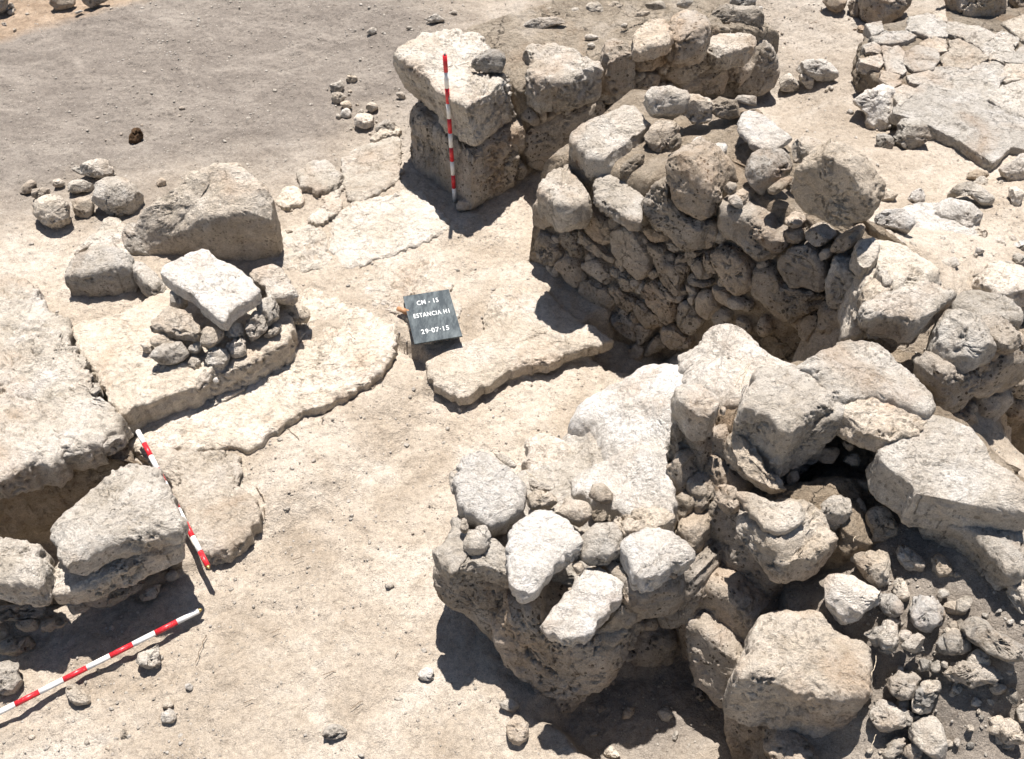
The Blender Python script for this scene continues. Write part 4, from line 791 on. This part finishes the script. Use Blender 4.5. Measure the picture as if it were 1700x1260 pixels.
# ------------------------------------------------------------------ paving slabs of the doorway floor
pav = [('O545,388 560,350 610,330 685,307 748,362 748,380 700,400 620,427 578,442 552,415', .015, .08, 'pale_limestone', 'large pale paving slab right in front of the corner block'),
  ('O583,458 650,427 705,417 735,445 748,478 765,515 740,560 690,560 670,520 600,500', .005, .08, 'pale_limestone', 'paving slab under the black lettered board'),
  ('O445,382 530,374 545,398 552,438 500,446 450,440', .01, .07, 'pale_limestone', 'square paving slab right of the biggest boulder'),
  ('O505,450 575,446 600,500 655,545 655,578 625,615 600,640 540,666 480,690 415,740 395,735 330,740 250,745 215,730 240,700 330,690 400,640 470,590 515,540', .0, .13, 'pale_limestone', 'broad paving slab with the long stepped crack edge, left of the board'),
  ('O215,740 260,745 330,742 398,740 402,790 430,838 426,872 396,905 370,918 345,922 312,880 300,840 282,795 250,765', -.005, .14, 'pale_limestone', 'rounded rock slab under the middle of the slanting pole'),
  ('O702,600 745,572 790,560 820,480 870,458 955,520 1010,556 1000,570 950,577 900,602 850,612 822,628 790,642 760,655 732,640 712,622', .0, .11, 'pale_limestone', 'paving slab with a ragged broken front edge below the board'),
  ('A1390,805 1460,750 1550,743 1622,830 1500,902 1420,862', .06, .1, 'pale_limestone', 'raised rounded paving stone behind the row of slabs'),
  ('A1285,930 1340,862 1425,900 1422,942 1330,972', .03, .07, 'pale_limestone', 'small paving stone nearest the right side of the biggest boulder'),
  ('A1435,1005 1590,920 1610,975 1530,1042 1460,1050', .03, .07, 'pale_limestone', 'narrow paving stone behind the square slab'),
  ('B40,740 150,670 300,618 335,700 305,765 335,830 100,962 60,890', .025, .08, 'pale_limestone', 'paving slab touching the shaded left foot of the corner block'),
  ('B-60,850 0,790 60,800 80,870 0,960 -50,960', .02, .07, 'pale_limestone', 'medium paving stone left of the slab at the corner block'),
  ('B170,640 260,590 320,580 325,612 200,655', .04, .08, 'pale_limestone', 'slim paving stone behind the slab at the corner block'),
  ('E740,262 760,240 900,200 960,230 1060,330 1150,420 1100,420 900,330 740,300', .0, .05, 'pale_limestone', 'pale rock surface emerging from the floor beside the tall wall')]
for q, z_, d_, mt, lb in pav:
    cap(q, z_ + .008, d_, 'paving_slab', mt, rag=.018, p=6, cuts=0, amp=.9, fine=1.1, res=.011, label=lb, cat='paving slab', group='paving slabs of the doorway floor')
fp = tag(empty('stone_pavement', P(1600, 180, .3), 'raised pavement of irregular flagstones at the upper right', 'pavement'), None, None, None, 'thing')
flags = ['C1120,510 1190,430 1260,400 1370,430 1500,470 1560,500 1699,560 1750,660 1699,690 1620,672 1540,738 1400,645 1250,572 1130,532', 'C1250,350 1290,310 1420,320 1560,280 1610,330 1570,400 1530,460 1480,468 1370,425 1270,395',
  'C1145,240 1200,215 1290,235 1300,280 1270,320 1190,325 1140,290', 'C1030,218 1110,215 1138,240 1130,290 1060,310 1040,270', 'C940,210 1000,190 1028,215 1028,245 960,240', 'C925,270 1020,250 1045,290 1020,315 930,290',
  'C1030,330 1120,350 1125,385 1085,405 1030,370', 'C985,170 1050,145 1150,140 1190,165 1150,185 1060,200 1010,195', 'C1215,200 1260,170 1330,180 1335,232 1290,235 1220,212', 'C1160,75 1250,60 1330,105 1340,160 1260,165 1160,130',
  'C1350,190 1400,180 1490,230 1535,280 1430,312 1330,300 1312,260 1348,235', 'C1495,220 1570,170 1640,190 1658,240 1630,280 1545,280', 'C1545,450 1600,400 1720,370 1720,545 1600,500', 'C1618,300 1720,300 1720,362 1620,378 1595,350',
  'C1055,305 1135,300 1148,328 1130,346 1060,332', 'C1645,250 1720,200 1720,292 1635,288', 'C1155,350 1240,335 1260,378 1230,398 1165,380', 'C958,110 1030,98 1042,140 985,165', 'C1270,60 1330,40 1338,98 1292,88',
  'C1570,160 1600,138 1682,180 1660,212', 'C1085,420 1130,395 1200,420 1120,490 1095,460', 'C1345,100 1480,120 1560,160 1490,215 1400,172 1345,150', 'C1600,100 1720,60 1720,190 1690,175', 'C1500,290 1570,265 1610,300 1560,278']
cap('C930,200 1000,110 1250,40 1500,20 1760,20 1760,640 1540,725 1250,565 1120,520 1080,400 1030,370 935,290', .355, .3, 'bedding', 'mud_mortar', fp, p=10, cuts=0, res=.02, amp=.3)
for q in flags: cap(q, .384, .09, 'flagstone', 'worn_flag', fp, p=16, cuts=0, amp=.22, res=.012, rounds=0, grow=1.13, rag=.007, fine=.8)

# ------------------------------------------------------------------ ranging poles, board, trowel, twigs
def tube(a, b, r, n=20, r2=None, capend=True):
    a, b = np.array(a, float), np.array(b, float); d = b - a; d /= np.linalg.norm(d); u = np.cross(d, (0, 0, 1) if abs(d[2]) < .9 else (1, 0, 0)); u /= np.linalg.norm(u); v = np.cross(d, u)
    r2 = r if r2 is None else r2; V = []; Fc = []
    for p_, q in ((a, r), (b, r2)):
        for k in range(n): t = 2 * math.pi * k / n; V.append(p_ + q * (u * cos(t) + v * sin(t)))
    for k in range(n): Fc.append((k, (k + 1) % n, n + (k + 1) % n, n + k))
    Fc += [tuple(range(n))[::-1], tuple(range(n, 2 * n))]
    return np.array(V), Fc
def pole(a, b, label, first='red', r=.0125, nseg=10, flip=False):
    a, b = np.array(a, float), np.array(b, float)
    e = empty('ranging_pole', a, label, 'ranging pole', 'red and white ranging poles')
    c = first
    for k in range(nseg):
        p0 = a + (b - a) * k / nseg; p1 = a + (b - a) * (k + 1) / nseg
        V, Fc = tube(p0, p1, r); o = mesh_obj('band', V, Fc, c + '_paint', e); o['label'] = c + ' painted band'
        o.data.polygons[-1].use_smooth = False; o.data.polygons[-2].use_smooth = False
        c = 'white' if c == 'red' else 'red'
    d = (b - a) / np.linalg.norm(b - a)
    V, Fc = tube(b, b + d * .012, r * .55, r2=r * .45); mesh_obj('end_cap', V, Fc, 'pole_tip_metal', e)
    V, Fc = tube(a, a - d * .016, r * .9, r2=r * .2); mesh_obj('point', V, Fc, 'brass', e)
    return e
pb = P(755, 333, 0.0); pole(pb, pb + np.array([-.012, .0, 1.0]), 'upright red and white pole standing against the corner block', 'white')
def along(a, b, L):
    d = b - a; return a + d * (L / np.linalg.norm(d))
a_ = P(345, 940, .03); b_ = P(229, 716, .085); pole(a_, b_, 'red and white pole slanting from the bench wall across the rounded slab to the floor', 'red')
a2 = P(330, 1014, -.055); b2 = P(-12, 1188, -.045); pole(a2, along(a2, b2, 1.0), 'red and white pole lying on the floor, running out at the left edge', 'white')
# lettered board
TL, TR, BR, BL = P(670, 492, .04), P(747.5, 479.5, .04), P(765, 558, .07), P(687, 571, .07)
cc = (TL + TR + BR + BL) / 4; ux = (TR - TL + BR - BL) / 2; uy = (TL - BL + TR - BR) / 2; wd, hg = np.linalg.norm(ux), np.linalg.norm(uy)
ux /= wd; uy -= ux * (uy @ ux); uy /= np.linalg.norm(uy); uz = np.cross(ux, uy)
be = empty('site_board', (cc[0], cc[1], .03), 'black board with white lettering and date lying on the paving', 'board')
bv = []; t_ = .008
for sx, sy, sz in ((-1, -1, -1), (1, -1, -1), (1, 1, -1), (-1, 1, -1), (-1, -1, 0), (1, -1, 0), (1, 1, 0), (-1, 1, 0)):
    bv.append(cc + ux * sx * wd / 2 + uy * sy * hg / 2 + uz * sz * t_)
mesh_obj('board', bv, [(0, 3, 2, 1), (4, 5, 6, 7), (0, 1, 5, 4), (1, 2, 6, 5), (2, 3, 7, 6), (3, 0, 4, 7)], 'chalk_slate', be, smooth=False)
def letters(txt, dx, dy, size, wtarget):
    cu = bpy.data.curves.new('t', 'FONT'); cu.body = txt; cu.align_x = 'CENTER'; cu.align_y = 'CENTER'; cu.size = size; cu.extrude = .0006; cu.offset = .0002; cu.resolution_u = 4
    cu.space_character = 1.12
    to = bpy.data.objects.new('t', cu); SC.collection.objects.link(to); bpy.context.view_layer.update()
    me = bpy.data.meshes.new_from_object(to.evaluated_get(bpy.context.evaluated_depsgraph_get())); bpy.data.objects.remove(to)
    v = np.array([tuple(a.co) for a in me.vertices]); f = [tuple(p_.vertices) for p_ in me.polygons]
    v[:, 0] -= (v[:, 0].min() + v[:, 0].max()) / 2; v[:, 0] *= wtarget / (v[:, 0].max() - v[:, 0].min())
    W = cc + np.outer(v[:, 0] + dx, ux) + np.outer(v[:, 1] + dy, uy) + np.outer(v[:, 2] + .0012, uz)
    mesh_obj('lettering', W, f, 'lettering_white', be, smooth=False)
letters('CM - 15', -.004, hg * .30, .052, wd * .46)
letters('ESTANCIA H1', .0, hg * .04, .050, wd * .76)
letters('29\u00b707\u00b715', -.004, -hg * .30, .052, wd * .58)
tr = empty('trowel', P(680, 517, .02), 'wooden handle of a trowel sticking out from under the lettered board', 'trowel')
V, Fc = tube(P(660, 512, .035), P(676, 518, .035), .013, r2=.016); mesh_obj('handle', V, Fc, 'handle_wood', tr)
V, Fc = tube(P(676, 518, .035), P(700, 524, .03), .016, r2=.011); mesh_obj('handle', V, Fc, 'handle_wood', tr)
V, Fc = tube(P(700, 524, .03), P(715, 528, .02), .005); mesh_obj('neck', V, Fc, 'pole_tip_metal', tr)
# the prop that raises the near edge of the board
def wisp(pts, r, mat, lab):
    e = []; Vs = []; Fs = []; n = 5
    for k in range(len(pts) - 1):
        V, Fc = tube(pts[k], pts[k + 1], r, n); base = sum(len(a) for a in Vs); Vs.append(V); Fs += [tuple(i_ + base for i_ in f) for f in Fc]
    return tag(mesh_obj('dry_twig', np.vstack(Vs), Fs, mat), lab, 'twig', 'dry twigs and roots')
rnd = random.Random(3)
tw = [(1353, 905, 150), (1380, 945, 30), (1215, 1205, 60), (1020, 958, 30)]
def twig(T_, x0, y0, x1, y1, z, r=.0016, lab='', mat='dry_twig'):
    ox, oy, k = TILE[T_]; a = P(ox + x0 / k, oy + y0 / k, z); b = P(ox + x1 / k, oy + y1 / k, z); pts = []
    L_ = np.linalg.norm(b - a); m_ = 5
    for q in range(m_ + 1):
        t = q / m_; p_ = a + (b - a) * t + np.array([rnd.uniform(-1, 1), rnd.uniform(-1, 1), 0]) * L_ * .07 * (0 < q < m_)
        h = float(gheight(p_[0], p_[1])) if z < .05 else z; p_[2] = max(h, z) + .005 + rnd.uniform(0, .006); pts.append(p_)
    wisp(pts, r, mat, lab)
for a in ((('D', 1355, 905, 1415, 970, -.1)), ('D', 1020, 955, 1085, 978, .02), ('D', 1210, 1180, 1245, 1230, -.1), ('D', 1640, 440, 1670, 468, .02), ('E', 190, 720, 215, 680, -.1), ('E', 235, 680, 262, 645, -.1),
          ('G', 1215, 5, 1250, 70, -.1), ('G', 1245, 95, 1250, 140, -.1), ('G', 1280, 670, 1320, 650, -.1), ('G', 1380, 330, 1430, 310, -.1), ('G', 1150, 1000, 1190, 985, -.1), ('G', 1520, 870, 1580, 850, -.1),
          ('H', 90, 1030, 150, 990, -.1), ('H', 300, 780, 315, 755, -.1), ('G', 920, 810, 975, 680, -.1), ('D', 1520, 890, 1530, 860, -.1)):
    twig(*a, lab='thin dry twig lying on the excavated floor')
for a in (('M', 510, 210, 580, 20, .96), ('M', 540, 160, 560, 60, .97), ('M', 985, 1050, 1030, 1000, .76), ('M', 1280, 1220, 1300, 1140, .6), ('M', 1190, 260, 1270, 400, .93), ('I', 970, 1230, 1000, 1150, .3), ('I', 1420, 560, 1540, 525, .5),
          ('I', 1450, 540, 1500, 600, .5), ('I', 1620, 520, 1650, 600, .5), ('I', 980, 880, 1000, 780, .42), ('I', 1480, 480, 1440, 560, .52), ('F', 340, 690, 410, 580, .96), ('N', 470, 205, 630, 285, .42), ('N', 700, 340, 820, 440, .42), ('N', 560, 680, 590, 725, .4), ('N', 230, 390, 260, 500, .5)):
    twig(*a, mat='pale_root', lab='thin dry root caught among the stones of the near wall')

# ------------------------------------------------------------------ gravel, clods and scattered pebbles
def gravel():
    rs = np.random.RandomState(77); base = []
    phi = (1 + 5 ** .5) / 2
    ico = np.array([(-1, phi, 0), (1, phi, 0), (-1, -phi, 0), (1, -phi, 0), (0, -1, phi), (0, 1, phi), (0, -1, -phi), (0, 1, -phi), (phi, 0, -1), (phi, 0, 1), (-phi, 0, -1), (-phi, 0, 1)]) / math.sqrt(1 + phi * phi)
    f0 = np.array([(0, 11, 5), (0, 5, 1), (0, 1, 7), (0, 7, 10), (0, 10, 11), (1, 5, 9), (5, 11, 4), (11, 10, 2), (10, 7, 6), (7, 1, 8), (3, 9, 4), (3, 4, 2), (3, 2, 6), (3, 6, 8), (3, 8, 9), (4, 9, 5), (2, 4, 11), (6, 2, 10), (8, 6, 7), (9, 8, 1)])
    n = 60000
    X = rs.uniform(-3.8, 3.6, n); Y = rs.uniform(1.3, 9.2, n)
    dens = fbm(np.stack([X, Y, X * 0], 1) * 1.6, 4, 61); keep = rs.uniform(-.9, .9, n) < dens + .15
    # heaped densities near wall feet
    X, Y = X[keep], Y[keep]
    ex = [(1500, 1050, .5, .35, 250), (1500, 400, .7, .6, 900), (1250, 690, .9, .25, 0), (600, 200, .0, .5, 500), (200, 1150, -.1, .35, 500), (500, 700, -.1, .4, 300), (850, 620, -.1, .3, 250), (1330, 1200, .1, .2, 60), (100, 310, .05, .35, 250)]
    for x, y, z, sg, k in ex:
        p_ = P(x, y, z); X = np.concatenate([X, rs.normal(p_[0], sg, k)]); Y = np.concatenate([Y, rs.normal(p_[1], sg, k)])
    Z = gheight(X, Y); n = len(X)
    size = .0022 + .0034 * rs.exponential(.5, n) + (rs.uniform(size=n) < .006) * rs.uniform(.006, .016, n); size = np.minimum(size, .026)
    Vs = ico[None] * (1 + rs.uniform(-.28, .28, (n, 12, 1))) * size[:, None, None] * rs.uniform(.6, 1.25, (n, 1, 3)) * np.array([1, 1, .5])
    a = rs.uniform(0, 6.28, n); c, s = np.cos(a)[:, None], np.sin(a)[:, None]
    x = Vs[:, :, 0] * c - Vs[:, :, 1] * s; y = Vs[:, :, 0] * s + Vs[:, :, 1] * c
    Vs = np.stack([x + X[:, None], y + Y[:, None], Vs[:, :, 2] + Z[:, None] + .12 * size[:, None]], -1).reshape(-1, 3)
    Fs = (f0[None] + (np.arange(n) * 12)[:, None, None]).reshape(-1, 3)
    o = mesh_obj('gravel', Vs, Fs, 'pale_limestone', smooth=False); o['kind'] = 'stuff'
gravel()
print('objects', len(bpy.data.objects), 'verts', sum(len(m.vertices) for m in bpy.data.meshes))
